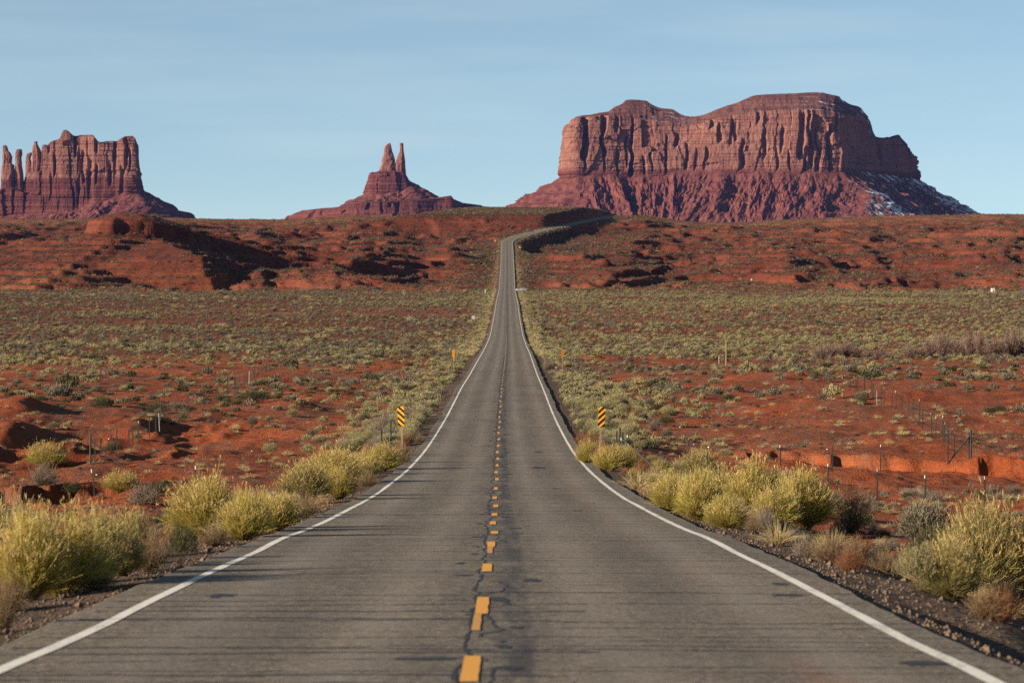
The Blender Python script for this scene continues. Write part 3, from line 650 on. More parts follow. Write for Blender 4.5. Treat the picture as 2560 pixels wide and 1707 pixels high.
def butte_ring(plan, T, R, Fo, zb, step=3.0, slope=33.0, seed=0, flute=1.0, snow=0.0, ncl=60, nta=46, ncap=36, sm=6, gully=1.0, spine_in=60.0, bench=(), cuts=()):
    """closed plan in (photo X, distance); tables of top, rim and foot rows against X. Returns V, F, part, snow."""
    P = np.array([(float(xX(X, D)), D) for X, D in plan])
    if np.sum(P[:, 0] * np.roll(P[:, 1], -1) - np.roll(P[:, 0], -1) * P[:, 1]) < 0: P = P[::-1]      # counter-clockwise: outward normal = (dy,-dx)
    Q, s, Ltot = resample(P, step); Q = smooth_loop(Q, sm)
    n = len(Q)
    d = np.roll(Q, -3, 0) - np.roll(Q, 3, 0); N = np.c_[d[:, 1], -d[:, 0]]; N /= np.linalg.norm(N, axis=1)[:, None]
    Ns = smooth_loop(N, 60); Ns /= np.linalg.norm(Ns, axis=1)[:, None] + 1e-9
    X = CX + FPX * Q[:, 0] / Q[:, 1]
    tb = lambda tab: np.interp(X, [a for a, _ in tab], [b for _, b in tab])
    Dm = Q[:, 1]
    zt, zrm, zf = zY(tb(T), Dm), zY(tb(R), Dm), zY(tb(Fo), Dm)
    zrm = np.minimum(zrm, zt - 1.0); zf = np.minimum(zf, zrm - 4)
    jag = lambda sc, a, sd: a * (fbm(s / sc, 0 * s, 3, sd) - .5)
    zf = zf + jag(40, 22, seed + 1) * gully * .8
    # spine
    x0, x1 = Q[:, 0].min(), Q[:, 0].max()
    fr = Q[:, 1] < (Q[:, 1].min() + Q[:, 1].max()) / 2
    xs = np.clip(Q[:, 0], x0 + spine_in, x1 - spine_in)
    gx = np.linspace(x0, x1, 60); lo = np.array([Q[np.abs(Q[:, 0] - a) < (x1 - x0) / 25, 1].min() for a in gx]); hi = np.array([Q[np.abs(Q[:, 0] - a) < (x1 - x0) / 25, 1].max() for a in gx])
    ys = np.interp(xs, gx, (lo * .6 + hi * .4))
    Xsp = CX + FPX * xs / ys
    zts = zY(np.interp(Xsp, [a for a, _ in T], [b for _, b in T]), ys)
    # talus
    VV, part = [], []
    w = np.linspace(1, 0, nta)
    run = (zf - zb) / math.tan(math.radians(slope))
    for k, a in enumerate(w):
        base = Q + Ns * (run * a + 13.0)[:, None]
        z = zf + (zb - zf) * a
        fan = s * (1 + .15 * a)
        amp = gully * np.sin(math.pi * min(1, a * 1.25 + .02)) ** .7
        gl = (ridged(fan / 62 + 0.5 * fbm(s / 90, 0 * s + a * 2, 2, seed + 5), 0 * s + a * .9, 4, seed + 7, .58) - .58)
        out = amp * (gl * 46 + (fbm(s / 11, 0 * s + a * 14, 4, seed + 9, .6) - .5) * 30 + (ridged(s / 24, 0 * s + a * 4, 3, seed + 10) - .6) * 12)
        for (bz, bh) in bench:
            zz = (z - bz) / bh
            out = out + 13.0 * (vn(s / 45, 0 * s, int(bz) + 7) + .2) * (sstep(-.4, .4, zz) - 0.5) * -1 * np.exp(-zz * zz * .2)
        p = base + Ns * out[:, None]
        VV.append(np.c_[p, z + 0.25 * out * (1 - a)]); part.append(np.full(n, 0.0))
    # cliff with flutes, slabs and slots
    slots = np.random.default_rng(seed + 3)
    sl = [(slots.uniform(0, Ltot), slots.uniform(3, 10), slots.uniform(6, 20), slots.uniform(-.2, .5), slots.uniform(.5, 1.3), slots.normal(0, 8)) for _ in range(int(Ltot / 120))]
    for (Xs, wd, dp, Ya, Yb, ln) in cuts:                   # recesses seen in the front wall
        i0 = np.argmin(np.abs(X - Xs) + 1e3 * (Q[:, 1] > np.median(Q[:, 1])))
        ta = (zY(Yb, Dm[i0]) - zf[i0]) / (zrm[i0] - zf[i0]); tb_ = (zY(Ya, Dm[i0]) - zf[i0]) / (zrm[i0] - zf[i0])
        sl.append((s[i0], wd, dp / max(flute, .3), ta, tb_ + .1, ln))
    v = np.linspace(0, 1, ncl)
    for k, a in enumerate(v):
        z = zf + (zrm - zf) * a
        ss = s + 9 * (fbm(s / 50, z / 60, 2, seed + 11) - .5) + 10 * (a - .5) * (fbm(s / 70, 0 * s, 1, seed + 12) - .5)
        def slab(width, zh, amp, k0):
            q = s / width + 2.6 * vn(s / (width * 3.3), z / (zh * 4), seed + k0) + .10 * vn(s / 11, z / 16, seed + k0 + 1); ci = np.floor(q); fq = q - ci
            cz_ = np.floor(z / zh + 1.2 * hsh(ci, 0 * ci, seed + k0 + 2) + .25 * vn(s / 16, z / 30, seed + k0 + 3))
            return amp * (hsh(ci, cz_, seed + k0 + 4) - .5 + .35 * (fq - .5) * (hsh(ci, cz_, seed + k0 + 5) - .2))
        off = flute * (14 * (fbm(s / 210, 0 * s + a * .4, 2, seed + 13) - .5) + slab(64, 130, 16, 40) + slab(24, 60, 2.6, 50) + slab(9, 22, 1.5, 60) + 3.2 * (fbm(s / 9, z / 30, 3, seed + 17) - .5))
        for (s0, wd, dp, a0, a1, lean) in sl:
            zm = float(z.mean()); wq = wd * (.40 + .55 * float(vn(np.array(zm / 26.0), np.array(s0), seed + 25))); s_w = s0 + 12 * (float(vn(np.array(zm / 34.0), np.array(s0 + 7.7), seed + 26)) - .5)
            dd = np.abs((s - s_w - lean * a + Ltot / 2) % Ltot - Ltot / 2)
            m = sstep(a0 - .05, a0 + .08, np.array(a)) * (1 - sstep(a1 - .12, a1 + .05, np.array(a)))
            off = off - flute * dp * np.exp(-(dd / wq) ** 6) * m
        off = off + (3.2 * (vn(0 * s + z / 4.0, s / 160, seed + 23) - .5) + 2.4 * (vn(0 * s + z / 11.0, s / 220, seed + 24) - .5)) * (1.7 - a + .8 * max(0, a - .8) * 5)
        batter = (1 - a) * 14.0
        p = Q + N * (off * min(1, a * 9 + .12))[:, None] + Ns * batter
        VV.append(np.c_[p, z]); part.append(np.full(n, min(1.0, a * 14)))
        last = p
    # cap
    for k in range(1, ncap + 1):
        a = k / ncap
        h = min(1.0, a * 1.55) ** 0.95
        st_ = h * 5; f = st_ - math.floor(st_); h2 = (math.floor(st_) + sstep(.35, .5, np.array(f))) / 5
        h = 0.15 * h + .85 * float(h2) if h < 1 else 1.0
        e = zts * a + zt * (1 - a)
        z = zrm + (e - zrm) * h
        lq = last + (Q + Ns * 0 - last) * min(1.0, a * 5)
        base = lq * (1 - a) + np.c_[xs, ys] * a
        b2 = base + Ns * (14 * (ridged(s / 36, 0 * s + a * 2, 3, seed + 31) - .55) * math.sin(math.pi * min(1, a * 1.4)))[:, None] * (1 - a)
        zz = z + (fbm(s / 18, 0 * s + a * 5, 3, seed + 33) - .5) * np.minimum(4.0, (zt - zrm) * .2) * (1 - a * .7)
        VV.append(np.c_[b2, zz]); part.append(np.full(n, 1.0 + min(1.0, a * 8)))
    V = np.stack(VV); m = len(VV)
    ix = np.arange(m * n).reshape(m, n)
    F = np.stack([ix[:-1], np.roll(ix[:-1], -1, 1), np.roll(ix[1:], -1, 1), ix[1:]], -1).reshape(-1, 4)
    V = V.reshape(-1, 3)
    sn = np.full(len(V), snow)
    return V, F, np.concatenate(part), sn

def spire(levels, D, zbot=None, depth=0.8, step=2.2, seed=0, n=56):
    """rock tower from its outline: levels (Y, Xleft, Xright) top first"""
    L = sorted(levels); Y = np.array([l[0] for l in L], float); a = np.array([l[1] for l in L], float); b = np.array([l[2] for l in L], float)
    yy = np.arange(Y[0], Y[-1] + .01, step * FPX / D / 1.0)
    xa, xb = np.interp(yy, Y, a), np.interp(yy, Y, b)
    t = np.linspace(0, 2 * math.pi, n, endpoint=False)
    VV = []
    for k, y in enumerate(yy):
        cx_, rx = xX((xa[k] + xb[k]) / 2, D), max(.6, xX(CX + (xb[k] - xa[k]) / 2, D)); ry = max(1.0, rx * depth * 1.0 + 3)
        z = zY(y, D)
        q = 1 / (np.abs(np.cos(t)) ** 3 + np.abs(np.sin(t)) ** 3) ** (1 / 3)
        nz_ = 1 + 0.30 * (ridged(t * 1.3 + 3, 0 * t + z / 60, 3, seed) - .6) + .14 * (fbm(t * 3.2, 0 * t + z / 9, 3, seed + 3) - .5)
        nz_ = np.where(np.abs(np.cos(t)) > .9, .5 + .5 * nz_, nz_)
        VV.append(np.c_[cx_ + rx * np.cos(t) * q * nz_, D + ry * np.sin(t) * q * nz_, np.full(n, z)])
    top = VV[0].mean(0); VV.insert(0, np.tile(top + [0, 0, .8], (n, 1)))
    m = len(VV); V = np.vstack(VV); ix = np.arange(m * n).reshape(m, n)
    F = np.stack([ix[1:], np.roll(ix[1:], -1, 1), np.roll(ix[:-1], -1, 1), ix[:-1]], -1).reshape(-1, 4)
    return V, F

def rock_obj(name, V, F, part, sn, mat, parent=None):
    return obj(name, V, F, mat, parent, smooth=False, attrs={'part': part, 'snow': sn})

# --- right mesa
T_M = [(1380, 302), (1425, 300), (1437, 294), (1452, 289), (1475, 287.5), (1500, 282), (1522, 279.5), (1535, 268), (1554, 262), (1564, 251), (1580, 249.5), (1600, 250.5), (1618, 252.5), (1620, 257), (1634, 264), (1650, 271), (1682, 273.5), (1688, 278), (1701, 286), (1717, 291.5), (1739, 292),
       (1761, 287.5), (1777, 281), (1790, 275), (1816, 265), (1844, 257.5), (1863.5, 248), (1883, 240), (1902, 237.6), (1955, 235), (1980, 234.5), (2015, 232), (2057, 231), (2070, 237.6), (2086, 238.5), (2098, 241.5), (2106, 252.5), (2111, 259), (2143, 265.5), (2152.5, 270), (2158, 279.7), (2170, 291), (2171.5, 318), (2175, 330.7), (2185, 340), (2196, 346.7), (2220, 342.5), (2224.5, 346.7), (2236, 338.7), (2247, 337), (2253, 343.5), (2261, 366), (2271, 380), (2275.5, 391), (2282, 382), (2289, 381.7), (2291.5, 398), (2296, 413.6), (2330, 440)]
R_M = [(1380, 330), (1415, 318), (1430, 300), (1440, 296), (1475, 292), (1500, 290), (1530, 291), (1560, 300), (1600, 308), (1640, 310), (1680, 314), (1720, 318), (1750, 312), (1780, 302), (1820, 296), (1860, 290), (1900, 287), (1950, 283), (2000, 280), (2050, 284), (2090, 292), (2110, 296), (2150, 292), (2170, 300), (2180, 345), (2200, 352), (2247, 345), (2262, 372), (2276, 397), (2290, 392), (2300, 420)]
F_M = [(1380, 448), (1411, 445), (1440, 440), (1480, 436), (1525, 437), (1590, 440), (1630, 444), (1680, 430), (1700, 428), (1760, 434), (1830, 432), (1920, 433), (2000, 431), (2060, 434), (2100, 430), (2150, 433), (2200, 437), (2250, 444), (2296, 452), (2340, 458)]
plan = [(1411, 9110), (1417, 9040), (1428, 9000), (1445, 8985), (1462, 8992), (1500, 8995), (1560, 9010), (1620, 9012), (1700, 9015), (1760, 8995), (1800, 8985), (1870, 8975), (1950, 8965), (2010, 8960), (2060, 8965), (2098, 8985), (2112, 9030), (2150, 9100), (2190, 9165), (2240, 9235), (2288, 9290), (2297, 9340), (2280, 9420), (2200, 9450), (2000, 9440), (1700, 9430), (1480, 9400), (1425, 9330), (1411, 9220)]
CUT_M = [(1457, 11, 30, 292, 400, 10), (1463, 8, 16, 360, 425, 0), (1507, 11, 28, 290, 392, 0), (1513, 6, 12, 380, 432, 0), (1540, 9, 16, 296, 330, 0), (1545, 7, 14, 385, 440, 0), (1579, 8, 18, 376, 438, -6), (1610, 6, 13, 400, 440, 0), (1630, 5, 9, 390, 436, 0),
         (1690, 9, 14, 346, 368, 0), (1718, 8, 20, 368, 428, 0), (1740, 6, 12, 384, 428, 0), (1766, 7, 12, 380, 425, 0), (1780, 9, 16, 296, 320, 0), (1803, 10, 16, 318, 356, -8), (1838, 10, 15, 316, 352, -6), (1860, 8, 14, 360, 420, -8), (1893, 8, 14, 284, 310, 0), (1912, 7, 14, 340, 395, 0),
         (1944, 6, 12, 384, 428, 0), (1957, 8, 12, 330, 380, -6), (1975, 6, 14, 390, 428, 0), (2002, 12, 22, 290, 400, 4), (2012, 7, 12, 390, 428, 0), (2045, 7, 15, 380, 430, 0), (2075, 10, 22, 330, 430, -6), (2092, 8, 18, 290, 330, 0)]
ROCK_M = mat_rock(zY(425, 9000), 60)
V, F, pt, sn = butte_ring(plan, T_M, R_M, F_M, 35.0, 3.0, 31.5, 201, snow=1.0, bench=((150, 6), (182, 7), (214, 6), (246, 6)), cuts=CUT_M)
Xv = CX + FPX * V[:, 0] / V[:, 1]
sn = np.where((pt > .25) & (pt < 1.15), 0.0, np.where((Xv > 2040) & (pt < .3), .45 + .62 * sstep(2060, 2230, Xv),  np.where(pt > 1.02, np.where(((Xv > 1600) & (Xv < 1745)) | ((Xv > 1985) & (Xv < 2085)), .97, np.where(Xv > 2080, .6, .1)), 0.45)))
mesa = rock_obj('mesa', V, F, pt, sn, ROCK_M)
tag(mesa, 'huge broad red sandstone mesa with two domed tops and snow on its shaded side', 'mesa', kind='structure')

# --- centre butte
ROCK_C = mat_rock(zY(425, 9500), 60)
T_C = [(880, 490), (918, 470), (922, 445), (926, 430), (940, 431), (944, 428), (985, 427), (1012, 430), (1017, 440), (1020, 452), (1050, 470)]
R_C = [(a, b + 2.5) for a, b in T_C]
F_C = [(880, 495), (920, 486), (960, 487), (1000, 480), (1019, 456), (1050, 460)]
V1, F1, p1, s1 = butte_ring([(920, 9520), (925, 9480), (950, 9470), (985, 9472), (1012, 9478), (1020, 9510), (1018, 9560), (985, 9580), (940, 9580), (922, 9560)], T_C, R_C, F_C, 150.0, 2.4, 29.0, 301, flute=.55, ncl=40, spine_in=20, gully=.7, bench=((205, 6),))
T_B = [(690, 548), (719, 541), (722, 537), (728, 536), (757, 523.5), (801, 522), (852, 517), (870, 510), (900, 505), (1000, 500), (1080, 496), (1128, 489), (1132, 497), (1160, 508.5), (1200, 514), (1204, 518), (1243, 521), (1262, 521), (1300, 524)]
R_B = [(a, b + 2.5) for a, b in T_B]
F_B = [(690, 556), (760, 548), (850, 540), (1000, 538), (1130, 535), (1250, 545), (1300, 552)]
V2, F2, p2, s2 = butte_ring([(721, 9560), (724, 9500), (760, 9470), (800, 9380), (850, 9330), (900, 9300), (960, 9290), (1040, 9300), (1090, 9330), (1130, 9340), (1160, 9400), (1210, 9430), (1262, 9460), (1270, 9560), (1240, 9680), (1100, 9760), (900, 9760), (760, 9700)], T_B, R_B, F_B, 35.0, 3.2, 33.0, 331, flute=.75, ncl=26, nta=22, spine_in=150, gully=.8)
sp1 = [(358.7, 972, 976), (361, 967, 977), (369, 961, 978.5), (376, 960, 980), (383, 960, 982), (390, 958.6, 985), (399, 954, 987.5), (407.5, 955, 987), (414, 953, 986), (424, 949, 986), (432, 945, 987), (446, 944, 988)]
sp2 = [(358, 1001, 1007), (360, 998, 1008.5), (364, 1000, 1008.5), (378, 999.3, 1009), (384.5, 996, 1010), (399, 991.6, 1012), (410, 988.5, 1013), (429, 985, 1014.5), (446, 984, 1016)]
ce = empty('butte', (xX(975, 9500), 9500, 150)); tag(ce, 'butte with a castle like block and two thin spires on a wide sloping base', 'butte', kind='structure')
def loc(V): return V - np.array(ce.location)[None, :]
def child_rock(name, V, F, part, sn, mat, parent):
    o = rock_obj(name, V, F, part, sn, mat); o.parent = parent; o.matrix_parent_inverse = parent.matrix_basis.inverted() if False else o.matrix_parent_inverse
    o.location = -Vector(parent.location); return o
child_rock('castle_block', V1, F1, p1, s1 + .3, ROCK_C, ce)
child_rock('base_bench', V2, F2, p2, s2 + .3, ROCK_C, ce)
for sp, sd_ in ((sp1, 341), (sp2, 351)):
    V, F = spire(sp, 9520.0, seed=sd_)
    child_rock('spire', V, F, np.ones(len(V)), np.zeros(len(V)), ROCK_C, ce)

# --- left butte
ROCK_L = mat_rock(zY(446, 8500), 60)
CUT_L = [(187, 6, 24, 338, 390, 0), (176, 3.5, 10, 385, 440, 0), (133, 3.5, 10, 398, 442, 0), (141, 3.5, 10, 400, 432, -4), (205, 6, 20, 395, 458, 6), (197, 3, 9, 388, 432, 0), (239, 5, 15, 344, 380, 4), (220, 3, 8, 364, 392, -4), (285, 7, 18, 358, 402, 4), (310, 7, 24, 345, 428, 5), (322, 4, 10, 380, 430, 0), (117, 3.5, 10, 362, 384, 3), (104, 3, 12, 420, 470, 0), (126, 4, 10, 452, 500, 0), (240, 5, 14, 425, 460, 0), (222, 4, 10, 440, 470, 0), (278, 4, 9, 440, 465, 0), (305, 7, 14, 430, 490, 0), (185, 5, 12, 480, 530, 0), (200, 5, 12, 490, 515, 0), (110, 4, 9, 510, 535, 0)]
T_L = [(-80, 500), (-30, 488), (0, 480), (3, 470), (36, 470), (58, 480), (60, 512), (63, 514), (65, 432), (80, 428), (104.5, 428), (105, 364), (109.4, 362), (114, 365.5), (124, 360.5), (129, 353), (149, 348), (157.3, 343.4), (157.8, 325.7), (166, 325.2), (172.4, 329), (179, 337.8), (195.6, 342), (200.6, 338), (232, 337.8), (237, 343), (240.4, 353), (257, 356.7), (265, 353.4), (285, 353), (290, 358), (298.4, 349), (313, 341), (331.6, 339.8), (336.6, 344.8), (345, 365), (348, 432), (352, 466), (356, 479), (400, 500)]
R_L = [(a, b + 2.0) for a, b in T_L]
F_L = [(-80, 545), (0, 545), (100, 540), (179, 528), (232, 506), (282, 495), (340, 484), (356, 482), (400, 500)]
V3, F3, p3, s3 = butte_ring([(-60, 8560), (-50, 8520), (0, 8505), (60, 8500), (110, 8490), (160, 8482), (200, 8490), (240, 8478), (290, 8482), (318, 8470), (338, 8474), (350, 8500), (352, 8550), (340, 8600), (260, 8610), (100, 8610), (0, 8610), (-50, 8600)], T_L, R_L, F_L, 60.0, 2.2, 32.0, 401, flute=.5, ncl=90, nta=30, ncap=10, sm=1, spine_in=14, gully=.8, cuts=CUT_L)
le = empty('spired_butte', (xX(200, 8500), 8500, 130)); tag(le, 'red butte with a jagged top and separate thin pinnacles at its left end', 'butte', kind='structure')
child_rock('cliff_wall', V3, F3, p3, s3, ROCK_L, le)
spA = [(363.5, 9, 15), (366, 6.6, 18), (378, 6.6, 21), (383, 7, 26), (393, 6.6, 30), (409, 7, 28.5), (413, 5.8, 35), (432, 4, 36.5), (470, 3, 38), (520, 0, 42)]
spB = [(373.4, 44, 54), (376, 40.6, 54.5), (386, 38.5, 55.5), (394.5, 38.5, 53), (416, 39, 55), (432, 37.5, 57), (457, 37, 59.5), (490, 36, 60), (515, 34, 61)]
spC = [(382.4, 72, 79), (386, 67, 79), (396, 64.7, 76), (416, 64, 80), (449, 64, 85)]
spD = [(354.5, 85, 95), (356.5, 84.5, 94), (358.5, 86.5, 92.5), (366, 82, 96), (376, 80.7, 101), (393, 80.7, 103), (416, 78, 104.5), (450, 76, 106)]
for sp, sd_ in ((spA, 411), (spB, 421), (spC, 431), (spD, 441)):
    V, F = spire(sp, 8550.0, seed=sd_, depth=.9)
    child_rock('pinnacle', V, F, np.ones(len(V)), np.zeros(len(V)), ROCK_L, le)
T_S = [(340, 485), (361, 485), (380, 495), (392, 505), (401, 506), (414.5, 515), (434, 524), (478, 532), (481, 534), (484, 548)]
V4, F4, p4, s4 = butte_ring([(330, 8600), (345, 8530), (380, 8500), (420, 8490), (465, 8500), (482, 8530), (480, 8600), (420, 8640), (360, 8640)], T_S, [(a, b + 2) for a, b in T_S], [(a, b + 14) for a, b in T_S], 50.0, 2.6, 33.0, 451, flute=.45, ncl=20, nta=24, ncap=8, sm=3, spine_in=10, gully=.6)
child_rock('talus_shoulder', V4, F4, p4 * .5, s4, ROCK_L, le)

# ------------------------------------------------------------------ plants
def blades(P0, P1, P2, w0, w1, w2, g, vary, rs):
    """flat tapering stems of two pieces each: arrays (n,3)"""
    n = len(P0)
    d = P2 - P0; d /= np.linalg.norm(d, axis=1)[:, None] + 1e-9
    sd_ = np.cross(d, rs.normal(size=(n, 3))); sd_ /= np.linalg.norm(sd_, axis=1)[:, None] + 1e-9
    w0, w1, w2 = [np.broadcast_to(np.asarray(w, float), (n,))[:, None] * .5 for w in (w0, w1, w2)]
    V = np.stack([P0 - sd_ * w0, P0 + sd_ * w0, P1 - sd_ * w1, P1 + sd_ * w1, P2 - sd_ * w2, P2 + sd_ * w2], 1).reshape(-1, 3)
    b = (np.arange(n) * 6)[:, None]
    F = np.vstack([b + [0, 1, 3, 2], b + [2, 3, 5, 4]])
    G = np.stack([g[0], g[0], g[1], g[1], g[2], g[2]], 1).ravel()
    return V, F, G, np.repeat(vary, 6)

def join(parts):
    V, F, G, R, o = [], [], [], [], 0
    for v, f, g_, r in parts:
        V.append(v); F.append(f + o); G.append(g_); R.append(r); o += len(v)
    return np.vstack(V), np.vstack(F), np.concatenate(G), np.concatenate(R)

def domes(rs, n, R, H, k=5):
    """n points through a lumpy low crown, with outward directions"""
    c = np.c_[np.clip(rs.normal(0, .34 * R, (k, 2)), -.55 * R, .55 * R), np.full(k, .34 * H)]; c[0, :2] = 0
    rr = R * rs.uniform(.42, .68, k); i = rs.integers(0, k, n)
    d = rs.normal(size=(n, 3)); d[:, 2] = np.abs(d[:, 2]) * .9 - .12; d /= np.linalg.norm(d, axis=1)[:, None]
    q = rs.uniform(.45, 1.0, n) ** .55
    p = c[i] + d * (rr[i] * q)[:, None] * np.array([1, 1, 1.0]); hs = rs.uniform(.75, 1.1, k)
    p[:, 2] = np.clip(.06 * H + np.maximum(p[:, 2], 0) / (.34 * H + .6 * R) * H * 1.05 * hs[i], .01, None)
    return p, d

def m_rabbit(seed, R=.55, H=.95, nm=150, ns=8, w=.006, lean=0.0):
    """fan of thin upright stems branching towards the tips; returns stems and seed heads"""
    rs = np.random.default_rng(seed)
    lob = rs.uniform(0, 6.28, 4); th = rs.uniform(0, 6.28, nm); ph = np.radians(68) * rs.random(nm) ** .62
    shape = .78 + .22 * np.cos(th[:, None] * 1 - lob[None, :]).max(1) * rs.uniform(.85, 1.1, nm)
    dr = np.c_[np.sin(ph) * np.cos(th), np.sin(ph) * np.sin(th), np.cos(ph)]
    L = shape / np.sqrt((np.sin(ph) / R) ** 2 + (np.cos(ph) / H) ** 2) * rs.uniform(.78, 1.04, nm)
    P0 = np.c_[np.cos(th), np.sin(th), 0 * th] * (R * .16 * rs.random(nm))[:, None]
    tip = P0 + dr * L[:, None]; tip[:, 2] += .06 * H * np.sin(ph); tip[:, 0] += lean * tip[:, 2]
    mid = P0 * .5 + tip * .5 + np.c_[dr[:, :2] * (-.05 * R), np.full(nm, .03 * H)]
    parts = [blades(P0, mid, tip, w * 1.5, w * 1.2, w * .6, (np.zeros(nm), np.full(nm, .35), np.full(nm, .8)), rs.random(nm), rs)]
    k = nm * ns; i = np.repeat(np.arange(nm), ns); t = rs.uniform(.22, .8, k)
    a = np.where(t[:, None] < .5, P0[i] + (mid - P0)[i] * (t * 2)[:, None], mid[i] + (tip - mid)[i] * (t * 2 - 1)[:, None])
    e = tip[i] + rs.normal(0, 1, (k, 3)) * np.array([.115, .115, .09]) * R * 1.2
    e = a + (e - a) * rs.uniform(.5, 1.05, k)[:, None]; e[:, 2] = np.maximum(e[:, 2], .02)
    m2 = (a + e) / 2 + rs.normal(0, .012, (k, 3))
    v = np.clip(rs.random(k) * .6 + .4 * rs.random(nm)[i], 0, 1)
    parts.append(blades(a, m2, e, w * .9, w * 1.15, w * .7, (t * .55, .4 + .35 * rs.random(k), .75 + .25 * rs.random(k)), v, rs))
    S_ = join(parts)
    ok = np.where(e[:, 2] > .45 * H)[0]; ok = rs.permutation(ok)[:int(len(ok) * .55)]
    h0 = e[ok]; up = dr[i[ok]] * .5 + np.array([0, 0, .5]); n = len(ok)
    hp = []
    for q in range(2):
        dd = (up + rs.normal(0, .5, (n, 3))) * .035
        hp.append(blades(h0 - dd * .3, h0 + dd * .4, h0 + dd, .005, .009, .004, (np.zeros(n), np.full(n, .5), np.ones(n)), rs.random(n), rs))
    return S_, join(hp)

def m_sage(seed, R=.5, H=.5, n=520, leaf=(.075, .026), nst=60, up=.55, k=6):
    rs = np.random.default_rng(seed)
    p, d = domes(rs, n, R, H, k)
    dd = d * (1 - up) + np.array([0, 0, up]) + rs.normal(0, .32, (n, 3)); dd /= np.linalg.norm(dd, axis=1)[:, None]
    L = leaf[0] * rs.uniform(.6, 1.5, n)[:, None]
    g1 = np.clip(p[:, 2] / H, 0, 1) * .55
    parts = [blades(p - dd * L * .5, p + dd * L * .1, p + dd * L * .6, leaf[1] * .6, leaf[1], leaf[1] * .35, (g1, g1 + .2, g1 + .45), rs.random(n), rs)]
    q = rs.permutation(n)[:nst]
    b0 = np.c_[rs.normal(0, .07 * R, (nst, 2)), np.zeros(nst)]
    parts.append(blades(b0, (b0 + p[q]) / 2 + [0, 0, -.04 * H], p[q], leaf[1] * .5, leaf[1] * .35, leaf[1] * .2, (np.zeros(nst), np.full(nst, .1), np.full(nst, .2)), np.ones(nst) * .6, rs))
    return join(parts)

def m_twigs(seed, R=.5, H=.5, n=260, w=.007, spread=1.0, bend=.25):
    """dry plant of fine crooked twigs that fork twice"""
    rs = np.random.default_rng(seed)
    th = rs.uniform(0, 6.28, n); ph = np.radians(78) * spread * rs.random(n) ** .7
    dr = np.c_[np.sin(ph) * np.cos(th), np.sin(ph) * np.sin(th), np.cos(ph)]
    L = 1 / np.sqrt((np.sin(ph) / R) ** 2 + (np.cos(ph) / H) ** 2) * rs.uniform(.55, 1.05, n)
    P0 = np.c_[rs.normal(0, .12 * R, (n, 2)), np.zeros(n)]; tip = P0 + dr * L[:, None]; mid = (P0 + tip) / 2 + rs.normal(0, bend * .3, (n, 3)) * R * .6
    mid[:, 2] = np.maximum(mid[:, 2], .01)
    parts = [blades(P0, mid, tip, w * 1.3, w, w * .5, (np.zeros(n), np.full(n, .4), np.full(n, .8)), rs.random(n), rs)]
    for gen, s_ in ((3, .26), (3, .2)):
        k = n * gen; i = np.repeat(np.arange(n), gen); t = rs.uniform(.35, 1.0, k)[:, None]
        a = np.where(t < .5, P0[i] + (mid - P0)[i] * t * 2, mid[i] + (tip - mid)[i] * (t * 2 - 1))
        e = a + (dr[i] * .7 + rs.normal(0, .55, (k, 3))) * s_ * min(R, H) * 1.1; e[:, 2] = np.maximum(e[:, 2], .015)
        parts.append(blades(a, (a + e) / 2 + rs.normal(0, .02 * R, (k, 3)), e, w * .7, w * .7, w * .4, (t[:, 0] * .5, .6 + 0 * t[:, 0], np.ones(k)), rs.random(k), rs))
    return join(parts)

def m_tuft(seed, R=.3, H=.4, n=240, w=.006):
    rs = np.random.default_rng(seed)
    th = rs.uniform(0, 6.28, n); r0 = R * .35 * np.sqrt(rs.random(n)); ph = np.radians(58) * rs.random(n) ** .8
    P0 = np.c_[r0 * np.cos(th), r0 * np.sin(th), 0 * th]
    L = H * rs.uniform(.5, 1.15, n)
    d = np.c_[np.sin(ph) * np.cos(th), np.sin(ph) * np.sin(th), np.cos(ph)]
    m_ = P0 + d * (L * .55)[:, None]; e = P0 + d * L[:, None]; e[:, :2] += d[:, :2] * (L * .3)[:, None]; e[:, 2] -= L * .12 * np.sin(ph) * 2
    e[:, 2] = np.maximum(e[:, 2], .01)
    return blades(P0, m_, e, w, w, w * .3, (np.zeros(n), np.full(n, .5), np.ones(n)), rs.random(n), rs)

def m_ball(seed, R=.3, n=420, w=.007):
    rs = np.random.default_rng(seed)
    d = rs.normal(size=(n, 3)); d /= np.linalg.norm(d, axis=1)[:, None]; c = np.array([0, 0, R * .92])
    a = d * R * rs.uniform(.35, 1, n)[:, None] ; t = np.cross(d, rs.normal(size=(n, 3))); t /= np.linalg.norm(t, axis=1)[:, None]
    e = a + t * R * .55; e *= np.minimum(1, R / np.linalg.norm(e, axis=1))[:, None]
    m_ = (a + e) / 2; m_ *= (1.12)
    a, e, m_ = a * [1, 1, .95] + c, e * [1, 1, .95] + c, m_ * [1, 1, .95] + c
    for q in (a, e, m_): q[:, 2] = np.maximum(q[:, 2], .01)
    g = rs.random(n)
    return blades(a, m_, e, w, w, w * .6, (g * .6, g * .8 + .2, g), rs.random(n), rs)

def pm(name, parts, mat):
    v, f, g_, r = parts
    return mesh(name, v, f, mat, smooth=False, attrs={'grow': np.clip(g_, 0, 1), 'vary': r})

